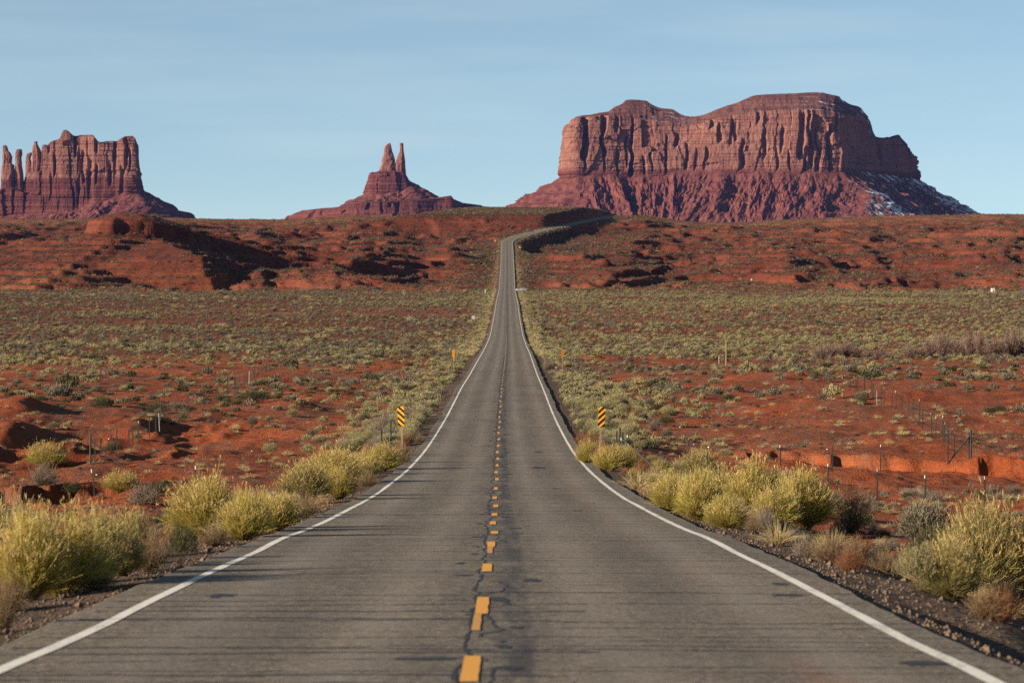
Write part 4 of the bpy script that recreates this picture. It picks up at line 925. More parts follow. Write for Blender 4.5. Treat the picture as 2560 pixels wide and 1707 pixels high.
RB = []
for i in range(5):
    s_, h_ = m_rabbit(500 + i, R=.56, H=[.95, .78, 1.05, .82, .9][i], nm=[430, 250, 400, 230, 330][i], ns=[9, 11, 9, 12, 8][i], w=.0042, lean=[.05, -.06, 0, .1, -.02][i])
    RB.append((pm('rabbitbrush_stems', s_, M['rabbit']), pm('rabbitbrush_heads', h_, M['head']), pm('rabbitbrush_dull_stems', s_, M['rabbit_dull'])))
SAGE = [pm('sage', m_sage(520 + i, n=[2600, 2200, 2400][i], H=[.55, .45, .6][i], leaf=(.055, .011), up=.4, k=9, nst=110), M['sage']) for i in range(3)]
SAGEY = [pm('sagey', m_sage(530 + i, n=[2200, 2000][i], H=[.55, .65][i], leaf=(.070, .010), up=.6, k=8), M['sagey']) for i in range(2)]
DARK = [pm('dark_brush', m_sage(540 + i, n=2200, H=[.5, .42][i], R=.55, leaf=(.05, .012), up=.4, k=9), M['dark']) for i in range(2)]
GREY = [pm('grey_twigs', m_twigs(550 + i, n=230), M['grey']) for i in range(2)]
WEED = [pm('red_weed', m_twigs(560 + i, n=260, w=.005, spread=.75, H=.6, R=.42), M['weed']) for i in range(2)]
BROWN = [pm('brown_weed', m_twigs(570 + i, n=260, w=.006, spread=.85, H=.6, R=.5), M['brown']) for i in range(2)]
TUFT = [pm('straw_tuft', m_tuft(580 + i), M['straw']) for i in range(2)]
BALL = [pm('tumbleweed', m_ball(590), M['tumble'])]
THICK = [pm('thicket', m_twigs(600 + i, R=1.5, H=2.2, n=170, w=.030, spread=.62), M['thicket']) for i in range(3)]
# simpler plants for the middle distance and beyond: fewer, broader leaves
FAR = dict(
    sage=[pm('far_sage', m_sage(620 + i, n=330, leaf=(.105, .042), nst=0, k=8, H=.52), M['sage']) for i in range(3)],
    sagey=[pm('far_sagey', m_sage(630 + i, n=330, leaf=(.115, .038), nst=0, k=8, H=.58, up=.65), M['sagey']) for i in range(3)],
    dark=[pm('far_dark', m_sage(640 + i, n=330, leaf=(.10, .044), nst=0, k=8, H=.45), M['dark']) for i in range(2)],
    grey=[pm('far_grey', m_twigs(650 + i, n=34, w=.030), M['grey']) for i in range(2)],
    straw=[pm('far_straw', m_tuft(660 + i, R=.4, H=.45, n=130, w=.014), M['straw']) for i in range(2)])

KIND = {'rabbit': ('rabbitbrush', RB), 'dull': ('rabbitbrush', RB), 'sage': ('sagebrush', SAGE), 'sagey': ('sagebrush', SAGEY), 'dark': ('dark_shrub', DARK), 'grey': ('grey_shrub', GREY),
        'weed': ('dry_weed', WEED), 'brown': ('dry_weed', BROWN), 'straw': ('grass_tuft', TUFT), 'ball': ('tumbleweed', BALL), 'thicket': ('bare_thicket', THICK)}
SIZE = {'rabbit': (1.12, .95), 'dull': (1.12, .95), 'sage': (1.05, .55), 'sagey': (1.05, .6), 'dark': (1.1, .5), 'grey': (1.0, .5), 'weed': (.86, .6), 'brown': (1.0, .6), 'straw': (.55, .4), 'ball': (.6, .58), 'thicket': (3.0, 2.2)}
CAT = {'rabbitbrush': 'shrub', 'sagebrush': 'shrub', 'dark_shrub': 'shrub', 'grey_shrub': 'shrub', 'dry_weed': 'weed', 'grass_tuft': 'grass', 'tumbleweed': 'tumbleweed', 'bare_thicket': 'thicket'}
pk = np.random.default_rng(77)
def plant(kind, x, y, z, w, h, label, group, rz=None, parts=True):
    nm, pool = KIND[kind]; sw, sh = SIZE[kind]
    rz = pk.uniform(0, 6.28) if rz is None else rz
    it = pool[int(pk.integers(len(pool)))]
    if kind in ('rabbit', 'dull'):
        o = bpy.data.objects.new(nm, it[0] if kind == 'rabbit' else it[2]); link(o)
        c = bpy.data.objects.new('seed_heads', it[1]); link(c, o); c['kind'] = 'stuff'
    else:
        o = bpy.data.objects.new(nm, it); link(o)
    o.location = (x, y, z - .03 * h); o.rotation_euler = (0, 0, rz); o.scale = (w / sw, w / sw, h / sh)
    return tag(o, label, CAT[nm], group)

def at_px(kind, X, Y, wpx, hpx, label, group=None, k=1.0):
    x, D, z = hit(X, Y)
    if kind in ('rabbit', 'dull'): k = 1.17
    return plant(kind, x, D, z, wpx * D / FPX * k, hpx * D / FPX * k, label, group)

VL, VR = 'shrubs along the left road edge', 'shrubs along the right road edge'
NEAR = [
 ('rabbit', 150, 1487, 250, 235, 'biggest yellow green brush at the bottom left, nearest the white line', VL),
 ('dull', 14, 1492, 190, 200, 'yellow green brush cut off by the left picture edge', VL),
 ('dull', 232, 1455, 150, 190, 'tall yellow brush right behind the biggest one at the bottom left', VL),
 ('dull', 318, 1402, 115, 150, 'paler narrow brush standing behind the bottom left group', VL),
 ('dull', 300, 1440, 130, 130, 'olive brush filling the gap right of the biggest left brush', VL),
 ('rabbit', 70, 1500, 190, 215, 'yellow green brush between the biggest left brush and the picture edge', VL),
 ('rabbit', 640, 1310, 120, 95, 'yellow brush half hidden behind the rounded one on the left', VL),
 ('rabbit', 905, 1196, 90, 70, 'pale brush joining the long row to the galvanised post', VL),
 ('brown', 372, 1428, 125, 115, 'brown dry weed between the bottom left brush and a dark green shrub', VL),
 ('dark', 450, 1410, 90, 105, 'dark green shrub leaning over the left road shoulder', VL),
 ('brown', 255, 1470, 90, 62, 'low brown weed at the foot of the biggest left brush', VL),
 ('brown', 8, 1580, 80, 135, 'dark brown weed in the lower left corner of the picture', VL),
 ('rabbit', 520, 1345, 190, 150, 'bright yellow brush second along the left road edge', VL),
 ('rabbit', 610, 1352, 130, 120, 'rounded yellow brush touching the bright second one on the left', VL),
 ('rabbit', 690, 1328, 120, 112, 'yellow brush just before the tan tumbleweed on the left edge', VL),
 ('brown', 535, 1366, 115, 62, 'low greyish tan weed in front of the second bright brush on the left', VL),
 ('dull', 760, 1262, 130, 92, 'broad olive brush behind the left tumbleweed', VL),
 ('brown', 760, 1295, 90, 70, 'reddish dry weed beside the left tumbleweed', VL),
 ('rabbit', 826, 1220, 160, 84, 'long row brush in the middle of the left roadside strip', VL),
 ('rabbit', 846, 1248, 82, 78, 'small bright fan of yellow stems before the galvanised post', VL),
 ('ball', 806, 1274, 66, 46, 'tan tumbleweed lodged between the left roadside brush', VL),
 ('brown', 916, 1216, 72, 42, 'tan dry weed below the galvanised post on the left', VL),
 ('rabbit', 952, 1180, 96, 74, 'pale yellow brush at the foot of the galvanised post', VL),
 ('weed', 1002, 1143, 52, 48, 'red brown dry weed right of the galvanised post', VL),
 ('weed', 1020, 1112, 36, 32, 'rust red weed at the foot of the left near striped sign', VL),
 ('brown', 1006, 1160, 56, 62, 'brown dry weed hiding the foot of the left near striped sign', VL),
 ('brown', 1048, 1106, 42, 24, 'golden brown weed right of the left near striped sign', VL),
 ('grey', 962, 1088, 92, 62, 'large grey twiggy shrub left of the near striped sign', VL),
 ('grey', 938, 1100, 60, 40, 'smaller grey twiggy shrub near the two dark fence posts', VL),
 ('weed', 1506, 1174, 66, 72, 'tall rust red weed hiding the foot of the right near striped sign', VR),
 ('weed', 1476, 1124, 74, 52, 'rust red weed below the right near striped sign', VR),
 ('weed', 1452, 1112, 42, 36, 'small rust red weed nearest the white line at the right sign', VR),
 ('rabbit', 1468, 1160, 54, 52, 'pale yellow brush between the rust weed and the white line', VR),
 ('rabbit', 1524, 1178, 82, 78, 'pale yellow brush in front of the white topped marker post', VR),
 ('rabbit', 1572, 1178, 58, 64, 'pale yellow brush under the slanting fence brace', VR),
 ('weed', 1604, 1192, 62, 48, 'rust red weed behind the right pale brush', VR),
 ('straw', 1594, 1225, 70, 60, 'straw coloured clump next to the right tumbleweed', VR),
 ('ball', 1616, 1243, 44, 42, 'round tan tumbleweed at the right white line', VR),
 ('rabbit', 1676, 1276, 92, 82, 'small yellow brush just right of the round tumbleweed', VR),
 ('rabbit', 1742, 1302, 125, 135, 'tall yellow brush at the left end of the large right group', VR),
 ('rabbit', 1816, 1322, 110, 84, 'low fan of yellow stems in front of the large right group', VR),
 ('rabbit', 1878, 1292, 140, 150, 'highest yellow brush in the middle of the large right group', VR),
 ('rabbit', 1790, 1268, 120, 110, 'yellow brush in the back row of the large right group', VR),
 ('rabbit', 1700, 1262, 80, 70, 'pale brush behind the small one right of the round tumbleweed', VR),
 ('dull', 1955, 1285, 130, 110, 'olive brush in the back row at the right of the large group', VR),
 ('dull', 2380, 1500, 130, 135, 'olive brush between the pale green one and the biggest right brush', VR),
 ('dull', 1752, 1192, 100, 66, 'olive brush behind the large right group by a fence post', VR),
 ('rabbit', 1940, 1322, 115, 120, 'yellow brush with tan heads right of the highest one', VR),
 ('rabbit', 2010, 1322, 150, 145, 'wide yellow brush at the right end of the large right group', VR),
 ('brown', 2130, 1330, 125, 115, 'brown dry weed right of the large yellow group', VR),
 ('grey', 2012, 1392, 70, 58, 'grey brown dead weed on the gravel below the large right group', VR),
 ('straw', 2082, 1378, 60, 66, 'upright straw grass before the brown weed on the right', VR),
 ('brown', 2132, 1406, 84, 66, 'round tan weed on the right gravel shoulder', VR),
 ('sage', 2300, 1384, 225, 125, 'broad grey green shrub behind the gravel at the right', VR),
 ('dark', 2350, 1392, 150, 95, 'dark green shrub against the broad grey green one', VR),  # dark green leaf colour
 ('brown', 2212, 1432, 90, 62, 'tan weed left of the pale green brush at the far right', VR),
 ('sagey', 2300, 1476, 130, 100, 'pale green brush beside the biggest right corner brush', VR),
 ('dull', 2452, 1500, 215, 215, 'biggest olive brush in the right corner of the picture', VR),
 ('dull', 2560, 1502, 190, 245, 'tall olive brush cut off by the right picture edge', VR),
 ('straw', 2440, 1510, 60, 62, 'pale grass blades in front of the biggest right brush', VR),
 ('rabbit', 118, 1170, 100, 66, 'tall olive brush on the red bank left of the fence corner', None),
 ('grey', 110, 1212, 90, 55, 'grey twiggy shrub below the olive brush on the left bank', None),
 ('rabbit', 300, 1232, 84, 60, 'yellow olive brush right of the leaning fence post', None),
 ('dark', 180, 1244, 70, 34, 'dark green mound at the foot of the left red bank', None),
 ('dark', 400, 1240, 80, 40, 'dark olive mound between yellow brush and the red field', None),
 ('grey', 360, 1262, 110, 60, 'grey tangled shrub behind the second bright left brush', None),
 ('grey', 40, 1300, 90, 50, 'grey twiggy shrub at the left edge above the biggest brush', None),
 ('dark', 640, 1008, 110, 34, 'wide dark green shrub alone on a red hummock left of the road', None),
 ('grey', 1368, 924, 26, 28, 'tan ball shaped shrub beside the dirt track entrance', None),
]
for k, X, Y, w, h, lb, gr in NEAR: at_px(k, X, Y, w, h, lb, gr)

fr_ = np.random.default_rng(404)
for i in range(150):
    sd_ = -1 if i % 2 else 1; D = 27 + 118 * (i / 150) ** 1.15 + fr_.uniform(-2, 2)
    x = float(xr(D)) + sd_ * (HW + fr_.uniform(.75, 3.4)); k = ['brown', 'straw', 'weed', 'grey', 'dull', 'rabbit'][int(fr_.choice(6, p=[.26, .24, .16, .12, .12, .10]))]
    if D < 60 and k in ('dull', 'rabbit'): k = 'brown'
    w = fr_.uniform(.35, .75) if k in ('brown', 'straw', 'weed', 'grey') else fr_.uniform(.5, .95)
    nm_ = {'brown': 'brown dry weed', 'straw': 'straw grass clump', 'weed': 'rust red dry weed', 'grey': 'grey dead weed', 'dull': 'small olive brush', 'rabbit': 'small yellow brush'}[k]; sn_ = 'left' if sd_ < 0 else 'right'
    plant(k, x, D, float(terrain(x, D)), w, w * fr_.uniform(.6, .95), '%s filling the strip between the larger brush on the %s road edge' % (nm_, sn_), '%ss in the %s roadside strip' % (nm_, sn_))

# --- shrubs in the fields: positions for everything, nearest ones as single plants, the rest as one cover
def scatter(n, y0, y1, umax, seed):
    r = np.random.default_rng(seed)
    y = np.sqrt(r.uniform(y0 * y0, y1 * y1, n)); x = r.uniform(-umax, umax, n) * y
    return x, y, r
PTS = []      # x, y, size, kind
def put(x, y, w, kind): PTS.append((x, y, w, np.full(len(x), kind)))
KN = ['sage', 'sagey', 'dark', 'grey', 'straw']
def choose(r, n, p): return r.choice(5, size=n, p=np.array(p) / sum(p))
# open red field with scattered plants
x, y, r = scatter(6000, 62, 430, .205, 1)
c = fbm(x / 22, y / 30, 4, 301); c2 = fbm(x / 5, y / 7, 3, 303)
dens = sstep(.40, .66, c) * sstep(.38, .62, c2)
lim = np.interp(y, [62, 110, 170, 215, 250, 300, 430], [.22, .25, .34, .55, .85, 1.0, 1.0])
keep = (r.random(len(x)) < dens * lim * .95) & (np.abs(x - xr(y)) > 8.0)
x, y = x[keep], y[keep]; kd = choose(r, len(x), [.36, .14, .24, .12, .14])
kd = np.where((y < 190) & (r.random(len(x)) < .7), r.choice([4, 3, 1], len(x)), kd)
sz = np.where(y < 190, r.uniform(.22, .6, len(x)), r.uniform(.5, 1.5, len(x)) * np.where(r.random(len(x)) < .2, 1.5, 1)); sz = np.where(kd == 4, np.minimum(sz, .55), sz)
PTS.append((x, y, sz, kd))
# verge strips along both sides of the road
for sd_, (a, b_) in ((11, (150, 2500)),):
    r = np.random.default_rng(sd_)
    n = 3600; y = np.exp(r.uniform(math.log(a), math.log(b_), n)); s = r.choice([-1, 1], n)
    off = HW + .9 + np.abs(r.normal(0, 1, n)) * np.interp(y, [150, 220, 300, 500, 2500], [1.5, 3.2, 4.0, 4.5, 4.5])
    ok = ~((y > 322) & (y < 352) & (s > 0)) & ~((y > 420) & (y < 440) & (s < 0))
    y, s, off = y[ok], s[ok], off[ok]; x = xr(y) + s * off
    kd = choose(r, len(x), [.20, .52, .03, .07, .26]); PTS.append((x, y, r.uniform(.5, 1.25, len(x)) * np.where(kd == 4, .55, 1), kd))
r = np.random.default_rng(12); n = 3400; y = np.exp(r.uniform(math.log(420), math.log(2450), n)); q = r.choice([-1, 1], n)
x = xr(y) + q * (HW + .7 + np.abs(r.normal(0, 1.5, n)))
PTS.append((x, y, r.uniform(.4, .9, n), choose(r, n, [.08, .50, .02, .08, .32])))
# small dry plants on the nearer ground
x, y, r = scatter(9000, 48, 215, .20, 5)
c = fbm(x / 9, y / 14, 3, 331)
keep = (r.random(len(x)) < sstep(.34, .60, c) * np.interp(y, [48, 90, 150, 215], [.7, .7, .55, .4])) & (np.abs(x - xr(y)) > 6.2)
keep &= ~((y > 120) & (y < 160) & (r.random(len(x)) < .4))
x, y = x[keep], y[keep]
PTS.append((x, y, r.uniform(.14, .46, len(x)), choose(r, len(x), [.12, .04, .12, .46, .26])))
for (cx_, cy_, sx_, sy_, n, p, seed) in ((14, 92, 5.0, 14, 90, [.15, .02, .2, .6, .03], 41), (20, 126, 8.0, 7, 80, [.1, 0, .2, .7, 0], 42), (-11, 92, 2.5, 14, 60, [.1, .05, .25, .55, .05], 43), (9, 128, 2.0, 10, 40, [.1, 0, .2, .6, .1], 44)):
    r = np.random.default_rng(seed); x = r.normal(cx_, sx_, n); y = r.normal(cy_, sy_, n); ok = (np.abs(x - xr(y)) > 6.0) & (y > 60)
    x, y = x[ok], y[ok]; PTS.append((x, y, r.uniform(.35, .85, len(x)), choose(r, len(x), p)))
# pale green patch right of the road beyond the near sign, and others
for (cx_, cy_, sx_, sy_, n, p, seed) in ((9.5, 235, 4.0, 32, 210, [.15, .75, .02, .05, .03], 21), (-8.0, 200, 2.2, 26, 110, [.1, .8, .02, .03, .05], 22), (-15, 262, 6, 25, 90, [.3, .3, .3, .1, 0], 23),
                                     (20, 345, 16, 18, 150, [.3, .1, .1, .5, 0], 24), (22, 392, 20, 10, 150, [.1, .15, .05, .7, 0], 25), (42, 300, 14, 25, 120, [.4, .1, .4, .1, 0], 26), (-40, 255, 14, 18, 120, [.5, .15, .3, .05, 0], 27), (-24, 240, 3.5, 40, 70, [.5, .1, .35, .05, 0], 28), (-13, 320, 5, 20, 80, [.1, .1, 0, .8, 0], 29)):
    r = np.random.default_rng(seed); x = r.normal(cx_, sx_, n); y = r.normal(cy_, sy_, n); ok = (np.abs(x - xr(y)) > 5.6) & (y > 150)
    x, y = x[ok], y[ok]; PTS.append((x, y, r.uniform(.5, 1.2, len(x)), choose(r, len(x), p)))
# dense brush on the flat valley floor
x, y, r = scatter(92000, 285, 1440, .205, 2); yb = y + 150 * (fbm(x / 26, y / 70, 3, 319) - .5)
c = fbm(x / 34, y / 60, 4, 311); c2 = fbm(x / 9, y / 22, 3, 313); c3 = fbm(x / 95, y / 26, 4, 317)
keep = (r.random(len(x)) < sstep(.22, .47, c * .4 + c2 * .35 + c3 * .25) * (.55 + .45 * sstep(.36, .5, c3)) * np.interp(yb, [290, 350, 420, 520, 1080, 1230, 1330, 1430], [.05, .22, .62, 1, .9, .6, .38, .05])) & (np.abs(x - xr(y)) > 6.5)
x, y, yb = x[keep], y[keep], yb[keep]
gr = sstep(-60, 40, x) * .46 + fbm(x / 60, y / 90, 3, 315) * 1.1 - .45 + .35 * sstep(540, 430, yb)
kd = np.where(r.random(len(x)) < np.clip(gr, .08, .85), 1, choose(r, len(x), [.56, .02, .20, .20, .02]))
PTS.append((x, y, np.clip(np.exp(r.normal(-.25, .38, len(x))), .35, 2.2), kd))
# scrub on the far slopes
x, y, r = scatter(190000, 1290, 2680, .205, 3)
c = fbm(x / 60, y / 90, 4, 321); c2 = fbm(x / 14, y / 40, 3, 323)
keep = (r.random(len(x)) < sstep(.29, .55, c * .45 + c2 * .55) * np.interp(y, [1290, 2300, 2500, 2680], [.9, .85, .5, .4])) & (np.abs(x - xr(y)) > 8)
inhill = ((x - HILL[0]) / 75) ** 2 + ((y - HILL[1]) / 250) ** 2 < 1.0
keep &= ~inhill | (r.random(len(x)) < .62)
x, y = x[keep], y[keep]
PTS.append((x, y, r.uniform(.6, 1.6, len(x)), choose(r, len(x), [.34, .03, .46, .16, .01])))

PX = np.concatenate([p[0] for p in PTS]); PY = np.concatenate([p[1] for p in PTS]); PW = np.concatenate([p[2] for p in PTS]); PKD = np.concatenate([p[3] for p in PTS])
inside = np.abs(PX) < .195 * PY + 2
PX, PY, PW, PKD = PX[inside], PY[inside], PW[inside], PKD[inside]
PZ = terrain(PX, PY)
vis = (np.abs(PX) < .178 * PY) & (HY - FPX * PZ / PY < 1690)
show = np.where(vis, PW / PY, 0)
order = np.argsort(-show)
MODEL = {}
single = np.zeros(len(PX), bool); cnt = {k: 0 for k in range(5)}
LIM = {0: 150, 1: 140, 2: 130, 3: 110, 4: 90}
LAB = {0: 'low grey green sage dome', 1: 'pale yellow green bush', 2: 'dark olive low shrub', 3: 'bare grey twiggy shrub', 4: 'small straw coloured grass tuft'}
ONK = {0: 'sage', 1: 'sagey', 2: 'dark', 3: 'grey', 4: 'straw'}
for i in order:
    k = int(PKD[i])
    if cnt[k] >= LIM[k] or show[i] <= 0: continue
    cnt[k] += 1; single[i] = True
    sd_ = 'left' if PX[i] < 0 else 'right'
    rdist = abs(PX[i] - float(xr(PY[i])))
    if rdist < 10: where, gq = 'by the %s edge of the road' % sd_, 'verge'
    elif PY[i] < 200: where, gq = 'on the bare red ground %s of the road' % sd_, 'bare ground'
    elif PY[i] < 300: where, gq = 'in the open red field %s of the road' % sd_, 'field'
    else: where, gq = 'among the brush at the back of the %s field' % sd_, 'back of the field'
    o = plant(ONK[k], PX[i], PY[i], PZ[i], PW[i], PW[i] * pk.uniform(.45, .68) * (1.25 if k == 4 else 1), LAB[k] + ' ' + where, '%ss %s %s' % (LAB[k], sd_, gq))
    if PY[i] > 235:                                     # small in the picture: the plant with fewer, broader leaves
        pool = FAR[ONK[k]]; o.data = pool[int(pk.integers(len(pool)))]
        MODEL.setdefault(o.data.name, o)

# thicket of bare brown brush along the wash on the right
rt = np.random.default_rng(31)
for i in range(22):
    X = [1990, 2020, 2050, 2085, 2110, 2140, 2165, 2200, 2235, 2280, 2300, 2330, 2355, 2380, 2405, 2430, 2455, 2480, 2505, 2530, 2555, 2580][i] + rt.uniform(-8, 8)
    x, D, z = hit(X, 893 + rt.uniform(-5, 4)); hgt = (3.1 * max(.35, 1 - abs(X - 2100) / 170) if X < 2250 else 3.9 * min(1, .45 + (X - 2260) / 160)) * rt.uniform(.6, 1.2); D += rt.uniform(-9, 9); x = float(xX(X, D)); z = float(terrain(x, D))
    plant('thicket', x, D, z, rt.uniform(2.4, 4.2), hgt, 'bare brown thicket bush in the %s' % ('shorter band right of the centre' if X < 2250 else 'taller band at the right picture edge'), 'bare thickets %s' % ('short band' if X < 2250 else 'tall band'))

# the cover: every further shrub of a kind in one object, standing on one point each and shaped like the single plants
def cover(name, label, k, seed):
    sel = (PKD == k) & ~single
    models = [MODEL[m.name] for m in FAR[ONK[k]] if m.name in MODEL]
    x, y, z, w = PX[sel], PY[sel], PZ[sel], PW[sel]; n = len(x)
    r = np.random.default_rng(seed)
    me = bpy.data.meshes.new(name); me.vertices.add(n); me.vertices.foreach_set('co', np.c_[x, y, z - .03].astype(np.float32).ravel())
    a = me.attributes.new('turn', 'FLOAT_VECTOR', 'POINT'); a.data.foreach_set('vector', np.c_[0 * x, 0 * x, r.uniform(0, 6.28, n)].astype(np.float32).ravel())
    sw, sh = SIZE[ONK[k]]; q = w / sw
    a = me.attributes.new('size', 'FLOAT_VECTOR', 'POINT'); a.data.foreach_set('vector', np.c_[q, q, q * r.uniform(.8, 1.2, n)].astype(np.float32).ravel())
    a = me.attributes.new('which', 'INT', 'POINT'); a.data.foreach_set('value', r.integers(0, len(models), n).astype(np.int32))
    me.update()
    o = link(bpy.data.objects.new(name, me)); me.materials.append(models[0].data.materials[0])
    ng = bpy.data.node_groups.new(name + '_points', 'GeometryNodeTree')
    ng.interface.new_socket('Geometry', in_out='INPUT', socket_type='NodeSocketGeometry'); ng.interface.new_socket('Geometry', in_out='OUTPUT', socket_type='NodeSocketGeometry')
    N = ng.nodes; gi = N.new('NodeGroupInput'); go = N.new('NodeGroupOutput'); ip = N.new('GeometryNodeInstanceOnPoints'); jg = N.new('GeometryNodeJoinGeometry')
    for m in models:
        oi = N.new('GeometryNodeObjectInfo'); oi.transform_space = 'ORIGINAL'; oi.inputs['Object'].default_value = m; oi.inputs['As Instance'].default_value = True
        ng.links.new(oi.outputs['Geometry'], jg.inputs[0])
    def na(nm, typ):
        q = N.new('GeometryNodeInputNamedAttribute'); q.data_type = typ; q.inputs['Name'].default_value = nm; return q.outputs['Attribute']
    ng.links.new(gi.outputs[0], ip.inputs['Points']); ng.links.new(jg.outputs[0], ip.inputs['Instance']); ip.inputs['Pick Instance'].default_value = True
    ng.links.new(na('which', 'INT'), ip.inputs['Instance Index']); ng.links.new(na('turn', 'FLOAT_VECTOR'), ip.inputs['Rotation']); ng.links.new(na('size', 'FLOAT_VECTOR'), ip.inputs['Scale'])
    ng.links.new(ip.outputs[0], go.inputs[0])
    md = o.modifiers.new('points', 'NODES'); md.node_group = ng
    return tag(o, label, 'shrub cover', kind='stuff')
cover('sagebrush_cover', 'grey green sage covering the valley floor and the far slopes', 0, 1)
cover('green_brush_cover', 'pale yellow green brush covering the valley floor right of the road', 1, 2)
cover('dark_brush_cover', 'dark olive brush scattered over the valley and the far slopes', 2, 3)
cover('grey_brush_cover', 'bare grey brush scattered through the valley', 3, 4)
cover('dry_grass_cover', 'dry straw grass scattered along the road and the valley', 4, 5)
print('PLANTS', len(PX), cnt, [int(((PKD == k) & ~single).sum()) for k in range(5)])
# loose stones on the shoulders
r = np.random.default_rng(91); n = 5200
y = 15 + 75 * r.random(n) ** 1.7; s = r.choice([-1, 1], n, p=[.42, .58]); off = HW + .05 + np.abs(r.normal(0, 1.0, n)); x = xr(y) + s * off
z = terrain(x, y); a = r.uniform(.008, .03, n) * np.where(r.random(n) < .05, 2.4, 1)
b = np.array([[1, 0, 0], [0, 1, 0], [-1, 0, 0], [0, -1, 0], [0, 0, .8], [0, 0, -.5]])
V = np.stack([x, y, z + a * .3], 1)[:, None, :] + (b[None] * r.uniform(.6, 1.3, (n, 6, 3))) * a[:, None, None]
f = np.array([[0, 1, 4], [1, 2, 4], [2, 3, 4], [3, 0, 4], [1, 0, 5], [2, 1, 5], [3, 2, 5], [0, 3, 5]])
F = (f[None] + (np.arange(n) * 6)[:, None, None]).reshape(-1, 3)
tag(obj('gravel', V.reshape(-1, 3), F, M['stone'], smooth=False), 'loose brown gravel along both edges of the asphalt', 'gravel', kind='stuff')

# ------------------------------------------------------------------ signs
def rrect(w, h, r, k=4):
    P = []
    for cx_, cz, a0 in ((w / 2 - r, h / 2 - r, 0), (-w / 2 + r, h / 2 - r, 90), (-w / 2 + r, -h / 2 + r, 180), (w / 2 - r, -h / 2 + r, 270)):
        for i in range(k + 1):
            a = math.radians(a0 + 90 * i / k); P.append((cx_ + r * math.cos(a), cz + r * math.sin(a)))
    return P
def clip(P, n, d):
    """part of polygon P with n.p <= d"""
    out = []
    for i in range(len(P)):
        a, b = P[i], P[(i + 1) % len(P)]; da, db_ = n[0] * a[0] + n[1] * a[1] - d, n[0] * b[0] + n[1] * b[1] - d
        if da <= 0: out.append(a)
        if da * db_ < 0:
            t = da / (da - db_); out.append((a[0] + t * (b[0] - a[0]), a[1] + t * (b[1] - a[1])))
    return out
def marker(x, y, top, dirn, tilt, label, post_mat, group='striped culvert markers'):
    w, h, e = .305, .914, .14
    z0 = float(terrain(x, y)); t = empty('object_marker_sign', (x, y, z0)); t.rotation_euler = (0, math.radians(tilt), math.radians(-4 * dirn))
    tag(t, label, 'road sign', group)
    H = top - z0; zc = H - h / 2
    P = [(a, b + zc) for a, b in rrect(w, h, .035)]
    MB().prism(P, -.004, .004).build('panel', M['orange'], t)
    MB().prism([(a, b + zc) for a, b in rrect(w * .98, h * .99, .035)], .0065, .009).build('panel_back', M['alu'], t)
    mbs = MB(); s2 = 1 / math.sqrt(2)
    for k in range(-3, 8):
        lo = zc - h / 2 + .03 + k * 2 * e - .14
        q = clip(P, (dirn * s2, s2), (lo + e) * s2); q = clip(q, (-dirn * s2, -s2), -lo * s2) if len(q) > 2 else q
        if len(q) > 2: mbs.prism(q, -.0095, -.0055)
    mbs.build('black_stripes', M['black'], t)
    mp_ = MB().box((0, .04, (H - .1) / 2 - .2), (.075, .05, H + .3)); mp_.build('post', post_mat, t)
    bo = MB(); bo.bar((0, -.013, zc + .3), (0, -.009, zc + .3), .012); bo.bar((0, -.013, zc - .3), (0, -.009, zc - .3), .012); bo.build('bolt', M['alu'], t)
    return t
D1 = 134.0
marker(float(xX(1007, D1)), D1, float(zY(1016, D1)), 1, -2.5, 'near striped sign left of the road with bands falling to the right', M['wood'])
D2 = 129.0
marker(float(xX(1499, D2)), D2, float(zY(1016.5, D2)), -1, 2.5, 'near striped sign right of the road with bands falling to the left', M['wood'])
D3 = 322.0
marker(float(xX(1135, D3)), D3, float(zY(873.5, D3)), 1, -1.5, 'small far striped sign left of the road', M['wood'])
D4 = 310.0
marker(float(xX(1405, D4)), D4, float(zY(872.5, D4)), -1, 1.5, 'small far striped sign right of the road by a fence brace', M['wood'])
def diamond(X, Y, D, size, label):
    x = float(xX(X, D)); zt = float(zY(Y, D)); z0 = float(terrain(x, D)); t = empty('warning_sign', (x, D, z0)); tag(t, label, 'road sign', None)
    zc = zt - z0; s_ = size * .72
    MB().prism([(0, zc - s_), (s_, zc), (0, zc + s_), (-s_, zc)], -.006, .006).build('panel', M['orange'], t)
    MB().prism([(-.10, zc - .38), (.10, zc - .38), (.16, zc + .05), (.34, zc + .3), (.2, zc + .42), (-.08, zc + .12)], -.012, -.008).build('curve_arrow', M['black'], t)
    MB().box((0, .05, zc / 2 - .1), (.09, .07, zc + .2)).build('post', M['wood'], t)
diamond(1299, 619.5, 1850.0, 1.15, 'yellow diamond warning sign beside the dark slope at the far bend')
diamond(1238, 601.5, 1930.0, 1.0, 'dull orange diamond warning sign left of the far bend')
# sign seen from behind on the left
x, D, z = hit(1183, 822); t = empty('guide_sign', (x, D, z)); tag(t, 'grey backed sign on a pale post left of the road in the brush', 'road sign')
hh = 33 * D / FPX
MB().prism([(a, b + hh - .45) for a, b in rrect(.8, .85, .05)], -.01, .01).build('panel', M['alu'], t)
MB().box((0, .05, hh / 2 - .1), (.09, .08, hh + .2)).build('post', M['galv'], t)

